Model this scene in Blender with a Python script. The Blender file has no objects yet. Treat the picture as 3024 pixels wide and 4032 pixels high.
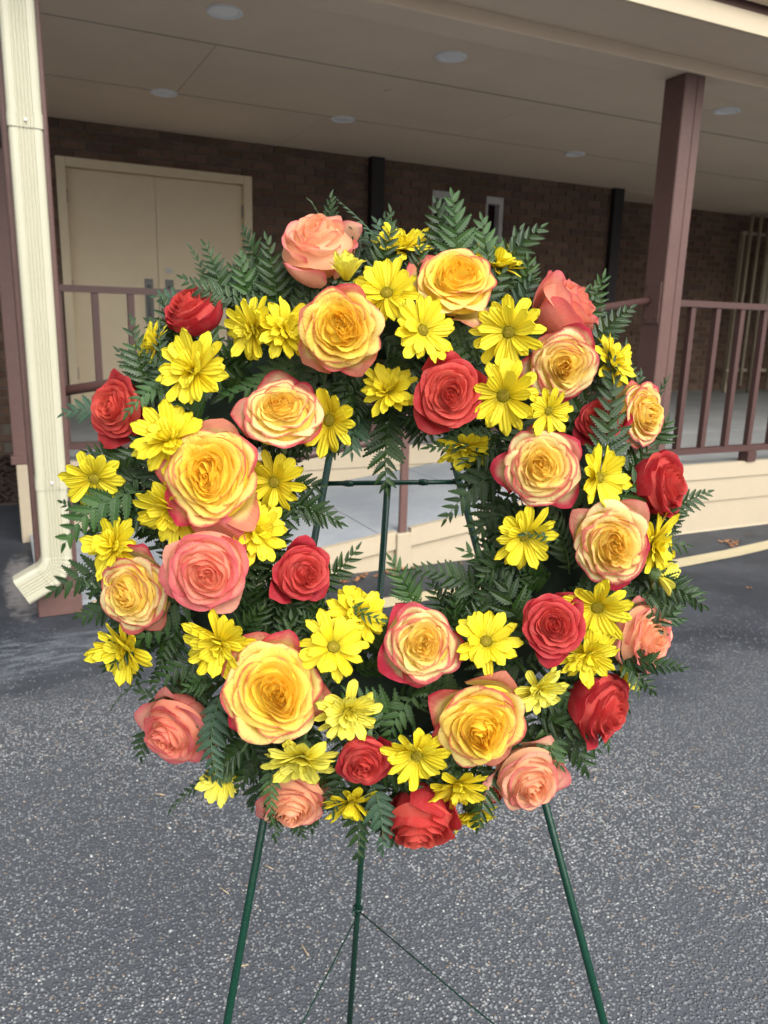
import bpy, math, random
import numpy as np
from mathutils import Matrix, Vector, Quaternion

# ---------------------------------------------------------------- camera, world, sun, exposure
SC = bpy.context.scene
COL = SC.collection
EYE = Vector((0.0, 0.0, 1.25))
RIGHT = Vector((0.899949, -0.435184, 0.026573))
UP = Vector((0.077576, 0.219806, 0.972454))
FWD = Vector((0.429038, 0.873098, -0.231574))
cam_d = bpy.data.cameras.new("camera")
cam = bpy.data.objects.new("camera", cam_d)
COL.objects.link(cam)
cam.matrix_world = Matrix(((RIGHT.x, UP.x, -FWD.x, EYE.x), (RIGHT.y, UP.y, -FWD.y, EYE.y), (RIGHT.z, UP.z, -FWD.z, EYE.z), (0, 0, 0, 1)))
cam_d.sensor_fit = 'HORIZONTAL'
cam_d.sensor_width = 36.0
cam_d.lens = 36.0 * 3096.4 / 3024.0
cam_d.clip_start = 0.05
cam_d.clip_end = 400.0
cam_d.dof.use_dof = True
cam_d.dof.focus_distance = 0.80
cam_d.dof.aperture_fstop = 15.0
SC.camera = cam

world = bpy.data.worlds.new("World")
SC.world = world
world.use_nodes = True
wn = world.node_tree.nodes
wl = world.node_tree.links
wn.clear()
SUN_EL, SUN_AZ = math.radians(43), math.radians(172)   # azimuth measured clockwise from +Y
sky = wn.new("ShaderNodeTexSky")
sky.sky_type = 'NISHITA'
sky.sun_disc = False
sky.sun_elevation = SUN_EL
sky.sun_rotation = SUN_AZ
sky.air_density = 1.6
sky.dust_density = 5.0
sky.ozone_density = 1.0
hsv = wn.new("ShaderNodeHueSaturation")                 # overcast: the blue is mostly gone
hsv.inputs['Saturation'].default_value = 0.28
bg = wn.new("ShaderNodeBackground")
bg.inputs['Strength'].default_value = 0.15
wo = wn.new("ShaderNodeOutputWorld")
wl.new(sky.outputs[0], hsv.inputs['Color'])
wl.new(hsv.outputs[0], bg.inputs['Color'])
wl.new(bg.outputs[0], wo.inputs['Surface'])

sun_d = bpy.data.lights.new("sun", 'SUN')
sun_d.energy = 0.95
sun_d.angle = math.radians(70)
sun_d.color = (1.0, 0.97, 0.93)
sun = bpy.data.objects.new("sun", sun_d)
COL.objects.link(sun)
sdir = Vector((math.sin(SUN_AZ) * math.cos(SUN_EL), math.cos(SUN_AZ) * math.cos(SUN_EL), math.sin(SUN_EL)))
sun.rotation_euler = sdir.to_track_quat('Z', 'Y').to_euler()
sun.location = sdir * 30

SC.view_settings.view_transform = 'Standard'
SC.view_settings.look = 'None'
SC.view_settings.gamma = 1.0
SC.view_settings.exposure = 0.80
SC.view_settings.use_curve_mapping = False
SC.render.engine = 'CYCLES'
SC.cycles.max_bounces = 10
SC.cycles.diffuse_bounces = 8
SC.cycles.transparent_max_bounces = 8

# ---------------------------------------------------------------- materials
class NT:
    """small helper round a material's node tree"""
    def __init__(s, name):
        s.m = bpy.data.materials.new(name)
        s.m.use_nodes = True
        s.t = s.m.node_tree
        s.t.nodes.clear()
        s.out = s.t.nodes.new("ShaderNodeOutputMaterial")
    def n(s, kind, **kw):
        nd = s.t.nodes.new("ShaderNode" + kind)
        for k, v in kw.items():
            setattr(nd, k, v)
        return nd
    def link(s, a, b):
        s.t.links.new(a, b)
    def put(s, sock, v):
        if hasattr(v, "is_output") or isinstance(v, bpy.types.NodeSocket):
            s.link(v, sock)
        elif isinstance(v, (tuple, list)) and len(v) == 3 and sock.type == 'RGBA':
            sock.default_value = (*v, 1)
        else:
            sock.default_value = v
    def math(s, op, a, b=None, c=None, clamp=False):
        nd = s.n("Math", operation=op, use_clamp=clamp)
        for i, v in enumerate((a, b, c)):
            if v is not None:
                s.put(nd.inputs[i], v)
        return nd.outputs[0]
    def mix(s, f, a, b, blend='MIX'):
        nd = s.n("Mix", data_type='RGBA', blend_type=blend)
        s.put(nd.inputs[0], f); s.put(nd.inputs[6], a); s.put(nd.inputs[7], b)
        return nd.outputs[2]
    def step(s, x, a, b, lo=0.0, hi=1.0):
        nd = s.n("MapRange", interpolation_type='SMOOTHSTEP')
        s.put(nd.inputs[0], x); s.put(nd.inputs[1], a); s.put(nd.inputs[2], b)
        nd.inputs[3].default_value = lo; nd.inputs[4].default_value = hi
        return nd.outputs[0]
    def coord(s, which='Object', scale=(1, 1, 1), rot=(0, 0, 0)):
        tc = s.n("TexCoord"); mp = s.n("Mapping")
        s.link(tc.outputs[which], mp.inputs[0])
        mp.inputs['Scale'].default_value = scale
        mp.inputs['Rotation'].default_value = rot
        return mp.outputs[0]
    def noise(s, vec, scale, detail=3, rough=.55, out=0):
        nd = s.n("TexNoise")
        if vec is not None: s.link(vec, nd.inputs['Vector'])
        nd.inputs['Scale'].default_value = scale
        nd.inputs['Detail'].default_value = detail
        nd.inputs['Roughness'].default_value = rough
        return nd.outputs[out]
    def bump(s, h, strength, dist, normal=None):
        nd = s.n("Bump")
        nd.inputs['Strength'].default_value = strength
        nd.inputs['Distance'].default_value = dist
        s.put(nd.inputs['Height'], h)
        if normal is not None: s.link(normal, nd.inputs['Normal'])
        return nd.outputs[0]
    def pbr(s, color, rough=.6, spec=.4, normal=None, metal=0.0, trans=0.0, coat=0.0):
        p = s.n("BsdfPrincipled")
        s.put(p.inputs['Base Color'], color)
        s.put(p.inputs['Roughness'], rough)
        p.inputs['Specular IOR Level'].default_value = spec
        p.inputs['Metallic'].default_value = metal
        p.inputs['Coat Weight'].default_value = coat
        if normal is not None: s.link(normal, p.inputs['Normal'])
        o = p.outputs[0]
        if trans > 0:
            tr = s.n("BsdfTranslucent"); s.put(tr.inputs[0], color)
            mx = s.n("MixShader"); mx.inputs[0].default_value = trans
            s.link(o, mx.inputs[1]); s.link(tr.outputs[0], mx.inputs[2])
            o = mx.outputs[0]
        s.link(o, s.out.inputs[0])
        return s.m

def painted(name, col, rough=.5, var=.12, grime=.25, bump=.15, scale=6, grain=None):
    """painted timber / metal with uneven wear"""
    t = NT(name); v = t.coord()
    n1 = t.noise(v, scale, 4, .6); n2 = t.noise(v, scale * 9, 3)
    f = t.step(n1, .35, .75)
    c = t.mix(t.math('MULTIPLY', f, grime), col, tuple(x * .62 for x in col))
    c = t.mix(t.math('MULTIPLY', t.step(n2, .45, .7), var), c, tuple(min(1, x * 1.35 + .01) for x in col))
    hv = t.coord(scale=grain) if grain else v
    h = t.noise(hv, 60 if not grain else 1, 3)
    return t.pbr(c, t.math('ADD', rough - .08, t.math('MULTIPLY', n2, .16)), .4, t.bump(h, bump, .002))

M = {}
M['brown'] = painted('brown_paint', (.125, .068, .060), .5, .25, .35, .25, 5, (40, 40, 3))
M['brown_metal'] = painted('brown_metal_paint', (.082, .042, .038), .42, .15, .25, .08, 7)
M['cream'] = painted('cream_siding_paint', (.445, .375, .270), .6, .08, .12, .35, 3, (3, 30, 60))
M['cream_trim'] = painted('cream_trim_paint', (.54, .455, .325), .55, .08, .12, .15, 3)
M['spout'] = painted('cream_enamel', (.47, .455, .345), .32, .05, .10, .04, 5)
M['soffit'] = painted('tan_soffit_paint', (.70, .575, .45), .75, .05, .22, .12, 1.2)
M['joint'] = painted('joint_shadow', (.33, .275, .225), .8, .05, .2, .1, 2)  # shade tone for the strips in the ceiling seams
M['door'] = painted('beige_door_paint', (.74, .625, .44), .5, .05, .14, .06, 1.5)
M['darkbrown'] = painted('dark_brown_paint', (.018, .013, .017), .5, .1, .2, .1, 5)
M['white'] = painted('white_window_paint', (.55, .55, .55), .5, .05, .2, .1, 5)
M['rackmetal'] = painted('beige_metal_paint', (.36, .31, .23), .4, .1, .2, .05, 5)
M['light'] = painted('white_light_trim', (.78, .80, .84), .4, .03, .05, .02, 5)
M['lens'] = painted('frosted_light_lens', (.88, .90, .94), .25, .02, .03, .01, 5)
M['handle'] = painted('steel_plate', (.16, .17, .17), .35, .1, .1, .03, 5)
M['green_rod'] = painted('green_enamel_wire', (.004, .038, .023), .25, .12, .3, .3, 30)
M['foam'] = painted('dark_green_foam', (.01, .022, .012), .9, .1, .3, .4, 30)
M['screw'] = painted('zinc_screw', (.7, .7, .66), .25, 0, 0, 0, 5)

def mat_brick(name, dark):
    t = NT(name); v = t.coord('Object')
    oi = t.n("ObjectInfo")
    at = t.n("Attribute", attribute_name='tone')
    rnd = t.math('FRACT', t.math('ADD', oi.outputs['Random'], at.outputs['Fac']))
    c = t.mix(rnd, (.120, .074, .052), (.205, .135, .098))
    c = t.mix(t.math('MULTIPLY', t.step(rnd, .75, .95), .6), c, (.07, .044, .046))
    n = t.noise(v, 35, 4)
    c = t.mix(t.math('MULTIPLY', t.step(n, .4, .7), .35), c, (.06, .033, .026))
    return t.pbr(c, .85, .2, t.bump(n, .5, .004))
M['brick'] = mat_brick('brick_clay', 0)

def mat_mortar():
    t = NT('mortar'); v = t.coord(); n = t.noise(v, 50, 4)
    return t.pbr(t.mix(n, (.12, .105, .09), (.19, .165, .14)), .9, .1, t.bump(n, .5, .003))
M['mortar'] = mat_mortar()

def mat_concrete(name, a, b, sc=2.0):
    t = NT(name); v = t.coord()
    n = t.noise(v, sc, 6, .65); n2 = t.noise(v, 160, 2)
    c = t.mix(t.step(n, .3, .7), a, b)
    c = t.mix(t.math('MULTIPLY', t.step(n2, .35, .65), .18), c, tuple(x * .6 for x in a))
    return t.pbr(c, .85, .2, t.bump(n2, .35, .002))
M['ramp'] = mat_concrete('ramp_concrete', (.27, .30, .335), (.36, .385, .41))
M['porch'] = mat_concrete('porch_concrete', (.30, .315, .32), (.40, .415, .41), 1.4)
M['pad'] = mat_concrete('pad_concrete', (.30, .33, .35), (.48, .50, .51), 6)

def mat_asphalt():
    t = NT('asphalt'); v = t.coord('Object')
    sx = t.n("SeparateXYZ"); t.link(v, sx.inputs[0])
    X, Y = sx.outputs[0], sx.outputs[1]
    warp = t.noise(v, 1.7, 4, .6)
    warp2 = t.noise(v, 9, 3, .6)
    # chip-sealed near part and newer dark sealcoat along the porch
    edge = t.math('MAXIMUM', t.math('SUBTRACT', 2.78, t.math('MULTIPLY', X, .42)), 1.98)
    d = t.math('SUBTRACT', Y, edge)
    d = t.math('ADD', d, t.math('MULTIPLY', t.math('SUBTRACT', warp, .5), 1.1))
    d = t.math('ADD', d, t.math('MULTIPLY', t.math('SUBTRACT', warp2, .5), .35))
    seal = t.step(d, -.22, .20)
    # stones
    vo = t.n("TexVoronoi"); t.link(v, vo.inputs['Vector']); vo.inputs['Scale'].default_value = 148
    vo.inputs['Randomness'].default_value = 1
    vs = t.n("TexVoronoi"); t.link(v, vs.inputs['Vector']); vs.inputs['Scale'].default_value = 240
    sc = t.n("SeparateColor"); t.link(vo.outputs['Color'], sc.inputs[0])
    sc2 = t.n("SeparateColor"); t.link(vs.outputs['Color'], sc2.inputs[0])
    tone = t.n("ValToRGB")
    cr = tone.color_ramp
    cr.elements[0].position = 0; cr.elements[0].color = (.078, .083, .090, 1)
    cr.elements[1].position = 1; cr.elements[1].color = (.58, .585, .58, 1)
    for p, c in ((.40, (.150, .158, .170, 1)), (.66, (.29, .30, .315, 1)), (.88, (.47, .48, .485, 1))):
        e = cr.elements.new(p); e.color = c
    t.link(sc.outputs[0], tone.inputs[0])
    body = t.step(vo.outputs['Distance'], .62, .30)
    fine = t.mix(sc2.outputs[0], (.085, .093, .105), (.26, .275, .30))
    stones = t.mix(body, (.040, .046, .055), tone.outputs[0])
    stones = t.mix(.22, stones, fine)
    warmst = t.math('MULTIPLY', t.step(sc.outputs[1], .965, .975), body)
    stones = t.mix(warmst, stones, (.42, .30, .20))
    big = t.noise(v, .9, 4, .6)
    stones = t.mix(t.math('MULTIPLY', t.step(big, .38, .60), .55), stones, (.085, .094, .108))
    # sealcoat
    s1 = t.noise(v, 2.6, 6, .65); s2 = t.noise(v, 14, 4, .6)
    sealc = t.mix(t.step(s1, .35, .68), (.026, .031, .040), (.050, .057, .070))
    sealc = t.mix(t.math('MULTIPLY', t.step(s2, .55, .75), .35), sealc, (.085, .095, .11))
    worn = t.math('MULTIPLY', t.step(sc.outputs[0], .90, .97), t.step(d, .75, 0.0))
    sealc = t.mix(t.math('MULTIPLY', worn, t.math('MULTIPLY', body, .8)), sealc, (.36, .38, .40))
    # pale streaks where the seal has worn through
    sv = t.coord('Object', (1.1, 9, 1), (0, 0, .12))
    st = t.noise(sv, 1.5, 5, .7)
    streak = t.math('MULTIPLY', t.step(st, .66, .76), t.math('MULTIPLY', t.step(d, 1.1, .2), .6))
    sealc = t.mix(streak, sealc, (.27, .30, .33))
    # paint-like pale stain beside the ramp foot
    gx = t.math('POWER', t.math('DIVIDE', t.math('SUBTRACT', X, .03), .09), 2)
    gy = t.math('POWER', t.math('DIVIDE', t.math('SUBTRACT', Y, 3.95), .55), 2)
    g = t.step(t.math('ADD', t.math('ADD', gx, gy), t.math('MULTIPLY', t.math('SUBTRACT', t.noise(v, 22, 4, .7), .5), 2.2)), 1.1, .1)
    sealc = t.mix(t.math('MULTIPLY', g, .6), sealc, (.33, .31, .30))
    # wet-looking concrete smear at the downspout's outlet
    hx = t.math('POWER', t.math('DIVIDE', t.math('SUBTRACT', X, -.02), .55), 2)
    hy = t.math('POWER', t.math('DIVIDE', t.math('SUBTRACT', Y, 3.06), .22), 2)
    g2 = t.step(t.math('ADD', t.math('ADD', hx, hy), t.math('MULTIPLY', t.math('SUBTRACT', t.noise(t.coord('Object', (1, 3, 1)), 5, 5, .7), .5), 3.0)), 1.3, .2)
    g2 = t.math('MULTIPLY', g2, t.step(t.noise(t.coord('Object', (1, 3.5, 1), (0, 0, .2)), 8, 4, .7), .42, .62))
    sealc = t.mix(t.math('MULTIPLY', g2, .38), sealc, (.24, .27, .30))
    col = t.mix(seal, stones, sealc)
    h = t.math('ADD', t.math('MULTIPLY', body, .8), t.math('MULTIPLY', sc.outputs[0], .7))
    h = t.math('MULTIPLY', h, t.math('SUBTRACT', 1.08, seal))
    h = t.math('ADD', h, t.math('MULTIPLY', s2, .25))
    return t.pbr(col, t.math('SUBTRACT', .78, t.math('MULTIPLY', seal, .16)), .35, t.bump(h, .9, .004))
M['asphalt'] = mat_asphalt()

def mat_simple(name, a, b, sc=20, rough=.8, bump=.3, trans=0):
    t = NT(name); v = t.coord(); n = t.noise(v, sc, 4)
    oi = t.n("ObjectInfo")
    f = t.math('FRACT', t.math('ADD', n, oi.outputs['Random']))
    return t.pbr(t.mix(f, a, b), rough, .3, t.bump(n, bump, .003), trans=trans)
M['mulch'] = mat_simple('mulch', (.02, .014, .012), (.10, .07, .055), 45, .9, 1.0)
M['dryleaf'] = mat_simple('dry_leaf', (.20, .075, .03), (.42, .21, .10), 40, .7, .3)
M['paleleaf'] = mat_simple('pale_straw', (.40, .30, .18), (.55, .42, .26), 40, .7, .3)
M['redglass'] = mat_simple('dark_red_glass', (.012, .002, .004), (.02, .004, .008), 2, .12, 0)
M['line'] = painted('yellow_line_paint', (.52, .445, .28), .7, .1, .25, .35, 8)

def mat_pebble():
    t = NT('pebble'); at = t.n("Attribute", attribute_name='tone')
    r = t.n("ValToRGB"); t.link(at.outputs['Fac'], r.inputs[0]); cr = r.color_ramp
    cr.elements[0].color = (.12, .13, .145, 1); cr.elements[1].color = (.52, .52, .51, 1)
    for p, c in ((.5, (.24, .25, .27, 1)), (.82, (.42, .43, .43, 1)), (.86, (.44, .34, .25, 1)), (.90, (.52, .52, .50, 1))):
        e = cr.elements.new(p); e.color = c
    return t.pbr(r.outputs[0], .6, .4)
M['pebble'] = mat_pebble()

def petal_inputs(t):
    at = t.n("Attribute", attribute_name='petal')
    sp = t.n("SeparateColor"); t.link(at.outputs['Color'], sp.inputs[0])
    s = t.math('ABSOLUTE', t.math('SUBTRACT', t.math('MULTIPLY', sp.outputs[0], 2), 1))
    return s, sp.outputs[1], sp.outputs[2], at.outputs['Alpha'], sp.outputs[0]

def mat_rose(kind):
    t = NT('rose_petal_' + kind)
    s, tt, ring, rnd, sraw = petal_inputs(t)
    v = t.coord('Object')
    n = t.noise(v, 90, 3); nb = t.noise(v, 30, 4)
    geo = t.n("NewGeometry")
    back = geo.outputs['Backfacing']
    e = t.math('MAXIMUM', tt, t.math('MULTIPLY', s, t.math('MINIMUM', 1.0, t.math('MULTIPLY', tt, 1.35))))
    e = t.math('ADD', e, t.math('MULTIPLY', t.math('SUBTRACT', nb, .5), .22))
    fam, pale = {'gold': ('Y', 0), 'cream': ('Y', 1), 'red': ('R', 0), 'coral': ('R', 1), 'peach': ('P', 0), 'salmon': ('P', 1)}[kind]
    if fam == 'Y':
        k = (.075, .11)[pale]
        w = t.math('ADD', (-.012, .006)[pale], t.math('MULTIPLY', t.math('MULTIPLY', rnd, t.math('POWER', ring, 1.5)), k))
        a = t.math('SUBTRACT', 1.0, w)
        pink = t.step(e, t.math('SUBTRACT', a, .030), t.math('ADD', a, .030))
        pink = t.math('MULTIPLY', pink, t.math('ADD', .45, t.math('MULTIPLY', ring, .52)))
        x = t.math('ADD', t.math('MULTIPLY', ring, .75), t.math('MULTIPLY', tt, .30))
        r = t.n("ValToRGB"); t.link(x, r.inputs[0]); cr = r.color_ramp
        if pale: cols = ((.0, (.97, .67, .07)), (.34, (.95, .71, .11)), (.60, (.93, .75, .20)), (.80, (.93, .77, .34)), (1.0, (.91, .78, .46)))
        else: cols = ((.0, (.97, .66, .045)), (.34, (.95, .67, .05)), (.62, (.93, .70, .08)), (.84, (.93, .735, .18)), (1.0, (.92, .79, .36)))
        cr.elements[0].position = cols[0][0]; cr.elements[0].color = (*cols[0][1], 1)
        cr.elements[1].position = cols[-1][0]; cr.elements[1].color = (*cols[-1][1], 1)
        for p, c in cols[1:-1]:
            q = cr.elements.new(p); q.color = (*c, 1)
        c = t.mix(pink, r.outputs[0], (.58, .028, .085))
        gb = t.math('MULTIPLY', t.step(ring, .86, .98), t.step(t.math('ADD', tt, t.math('MULTIPLY', t.math('SUBTRACT', nb, .5), .4)), .70, .95))
        c = t.mix(t.math('MULTIPLY', gb, t.math('MULTIPLY', back, .75)), c, (.62, .07, .09))
        g = t.math('MULTIPLY', t.step(ring, .985, .99), t.step(t.math('ADD', tt, t.math('MULTIPLY', t.math('SUBTRACT', nb, .5), .5)), .66, .92))
        c = t.mix(t.math('MULTIPLY', g, t.math('ADD', .70, t.math('MULTIPLY', rnd, .28))), c, (.54, .025, .06))
    elif fam == 'R':
        x = t.math('ADD', t.math('MULTIPLY', ring, .75), t.math('MULTIPLY', t.math('SUBTRACT', 1.0, tt), .25))
        c = t.mix(t.step(x, .15, .85), ((.68, .085, .065), (.76, .13, .085))[pale], ((.50, .020, .044), (.62, .040, .050))[pale])
        c = t.mix(t.math('MULTIPLY', t.step(rnd, .5, 1.0), .35), c, (.40, .012, .032))
        c = t.mix(t.math('MULTIPLY', back, .35), c, (.62, .050, .050))
        c = t.mix(t.math('MULTIPLY', t.step(e, .93, 1.03), .25), c, (.76, .13, .11))
    else:
        x = t.math('ADD', t.math('MULTIPLY', ring, .7), t.math('MULTIPLY', tt, .3))
        c = t.mix(t.step(x, .1, 1.0), ((.93, .47, .24), (.90, .32, .19))[pale], ((.94, .62, .41), (.88, .42, .31))[pale])
        w = t.math('MULTIPLY', t.math('MULTIPLY', rnd, ring), (.42, .50)[pale])
        pk = t.step(e, t.math('SUBTRACT', .98, w), 1.06)
        c = t.mix(t.math('MULTIPLY', pk, .85), c, (.72, .085, .15))
        c = t.mix(t.math('MULTIPLY', t.step(ring, .7, 1.0), t.math('MULTIPLY', back, (.30, .5)[pale])), c, (.78, .16, .15))
    c = t.mix(t.math('MULTIPLY', t.step(n, .4, .75), .10), c, t.mix(.5, c, (.95, .85, .65)))
    vv = t.n("CombineXYZ"); t.link(t.math('MULTIPLY', sraw, 38), vv.inputs[0]); t.link(t.math('MULTIPLY', tt, 2.5), vv.inputs[1]); t.link(t.math('MULTIPLY', rnd, 30), vv.inputs[2])
    veins = t.noise(vv.outputs[0], 1.0, 2)
    crease = t.noise(v, 55, 4, .6)
    nrm = t.bump(t.math('ADD', t.math('MULTIPLY', veins, 1.2), t.math('ADD', nb, t.math('MULTIPLY', crease, 1.3))), .45, .0018)
    # faint bruises and streaks that belong to the petal
    c = t.mix(t.math('MULTIPLY', t.step(veins, .52, .74), .16), c, t.mix(.55, c, (.55, .12, .10)))
    spot = t.step(t.noise(v, 210, 2), .74, .78)
    c = t.mix(t.math('MULTIPLY', spot, .30), c, (.35, .16, .09))
    return t.pbr(c, .58, .22, nrm, trans=.42)
for k in ('gold', 'cream', 'red', 'coral', 'peach', 'salmon'):
    M['rose_' + k] = mat_rose(k)

def mat_daisy(name, c0, c1, c2):
    t = NT(name)
    s, tt, ring, rnd, sraw = petal_inputs(t)
    v = t.coord('Object')
    c = t.mix(t.step(tt, .05, .85), c0, c1)
    oi = t.n("ObjectInfo")
    c = t.mix(t.math('MULTIPLY', oi.outputs['Random'], .45), c, c2)
    c = t.mix(t.math('MULTIPLY', t.step(tt, .30, .02), .55), c, (.42, .36, .01))
    g = t.math('SINE', t.math('MULTIPLY', sraw, 19))
    vv = t.n("CombineXYZ"); t.link(t.math('MULTIPLY', sraw, 14), vv.inputs[0]); t.link(t.math('MULTIPLY', tt, 1.5), vv.inputs[1])
    n = t.noise(vv.outputs[0], 1.0, 2)
    c = t.mix(t.math('MULTIPLY', t.step(n, .35, .75), .22), c, t.mix(.5, c, (.62, .44, .01)))
    nrm = t.bump(t.math('ADD', t.math('MULTIPLY', g, .6), n), .42, .0014)
    return t.pbr(c, .50, .25, nrm, trans=.25)
M['daisy'] = mat_daisy('daisy_petal', (.76, .58, .010), (.84, .72, .028), (.86, .77, .06))
M['daisy_pale'] = mat_daisy('daisy_petal_pale', (.78, .66, .02), (.84, .79, .10), (.85, .81, .17))

def mat_disc():
    t = NT('daisy_disc'); v = t.coord()
    ln = t.n("VectorMath", operation='LENGTH')
    sx = t.n("SeparateXYZ"); t.link(v, sx.inputs[0])
    r = t.math('SQRT', t.math('ADD', t.math('POWER', sx.outputs[0], 2), t.math('POWER', sx.outputs[1], 2)))
    at = t.n("Attribute", attribute_name='tone')
    c = t.mix(t.step(at.outputs['Fac'], .0, 1.0), (.30, .21, .03), (.50, .45, .025))
    c = t.mix(t.step(at.outputs['Fac'], .75, 1.0), c, (.62, .58, .04))
    return t.pbr(c, .7, .2, t.bump(t.noise(v, 700, 2), .6, .001))
M['disc'] = mat_disc()

def mat_leaf(name, a, b, backc, rough=.29):
    t = NT(name)
    s, tt, ring, rnd, sraw = petal_inputs(t)
    oi = t.n("ObjectInfo"); at = t.n("Attribute", attribute_name='tone')
    rr = t.math('FRACT', t.math('ADD', oi.outputs['Random'], at.outputs['Fac']))
    c = t.mix(rr, a, b)
    mid = t.step(s, .14, .02)
    c = t.mix(t.math('MULTIPLY', mid, .45), c, tuple(min(1, x * 1.9 + .01) for x in b))
    geo = t.n("NewGeometry")
    c = t.mix(geo.outputs['Backfacing'], c, backc)
    v = t.coord(); n = t.noise(v, 300, 2)
    g = t.math('ABSOLUTE', t.math('SINE', t.math('ADD', t.math('MULTIPLY', tt, 22), t.math('MULTIPLY', s, 4))))
    return t.pbr(c, rough, .5, t.bump(t.math('ADD', g, n), .35, .0008), trans=.14)
M['leaf0'] = mat_leaf('fern_dark', (.011, .034, .007), (.027, .068, .013), (.06, .11, .035))
M['leaf1'] = mat_leaf('fern_mid', (.024, .072, .015), (.046, .112, .024), (.08, .14, .045))
M['leaf2'] = mat_leaf('fern_grey_green', (.026, .066, .034), (.044, .098, .052), (.08, .15, .09), .40)
M['stem'] = mat_simple('plant_stem', (.035, .085, .025), (.07, .13, .045), 60, .5, .2)
M['sepal'] = mat_simple('sepal_green', (.05, .10, .03), (.11, .16, .06), 60, .5, .2)

# ---------------------------------------------------------------- mesh helpers
def tag(o, label=None, cat=None, group=None, kind=None):
    if label: o['label'] = label
    if cat: o['category'] = cat
    if group: o['group'] = group
    if kind: o['kind'] = kind
    return o

def link(name, me, parent=None, mw=None, ml=None):
    o = bpy.data.objects.new(name, me)
    COL.objects.link(o)
    if parent is not None: o.parent = parent
    if ml is not None: o.matrix_local = ml
    if mw is not None: o.matrix_world = mw
    return o

def empty(name, mw):
    o = bpy.data.objects.new(name, None)
    o.empty_display_size = .05
    COL.objects.link(o)
    o.matrix_world = mw if isinstance(mw, Matrix) else Matrix.Translation(mw)
    return o

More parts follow.
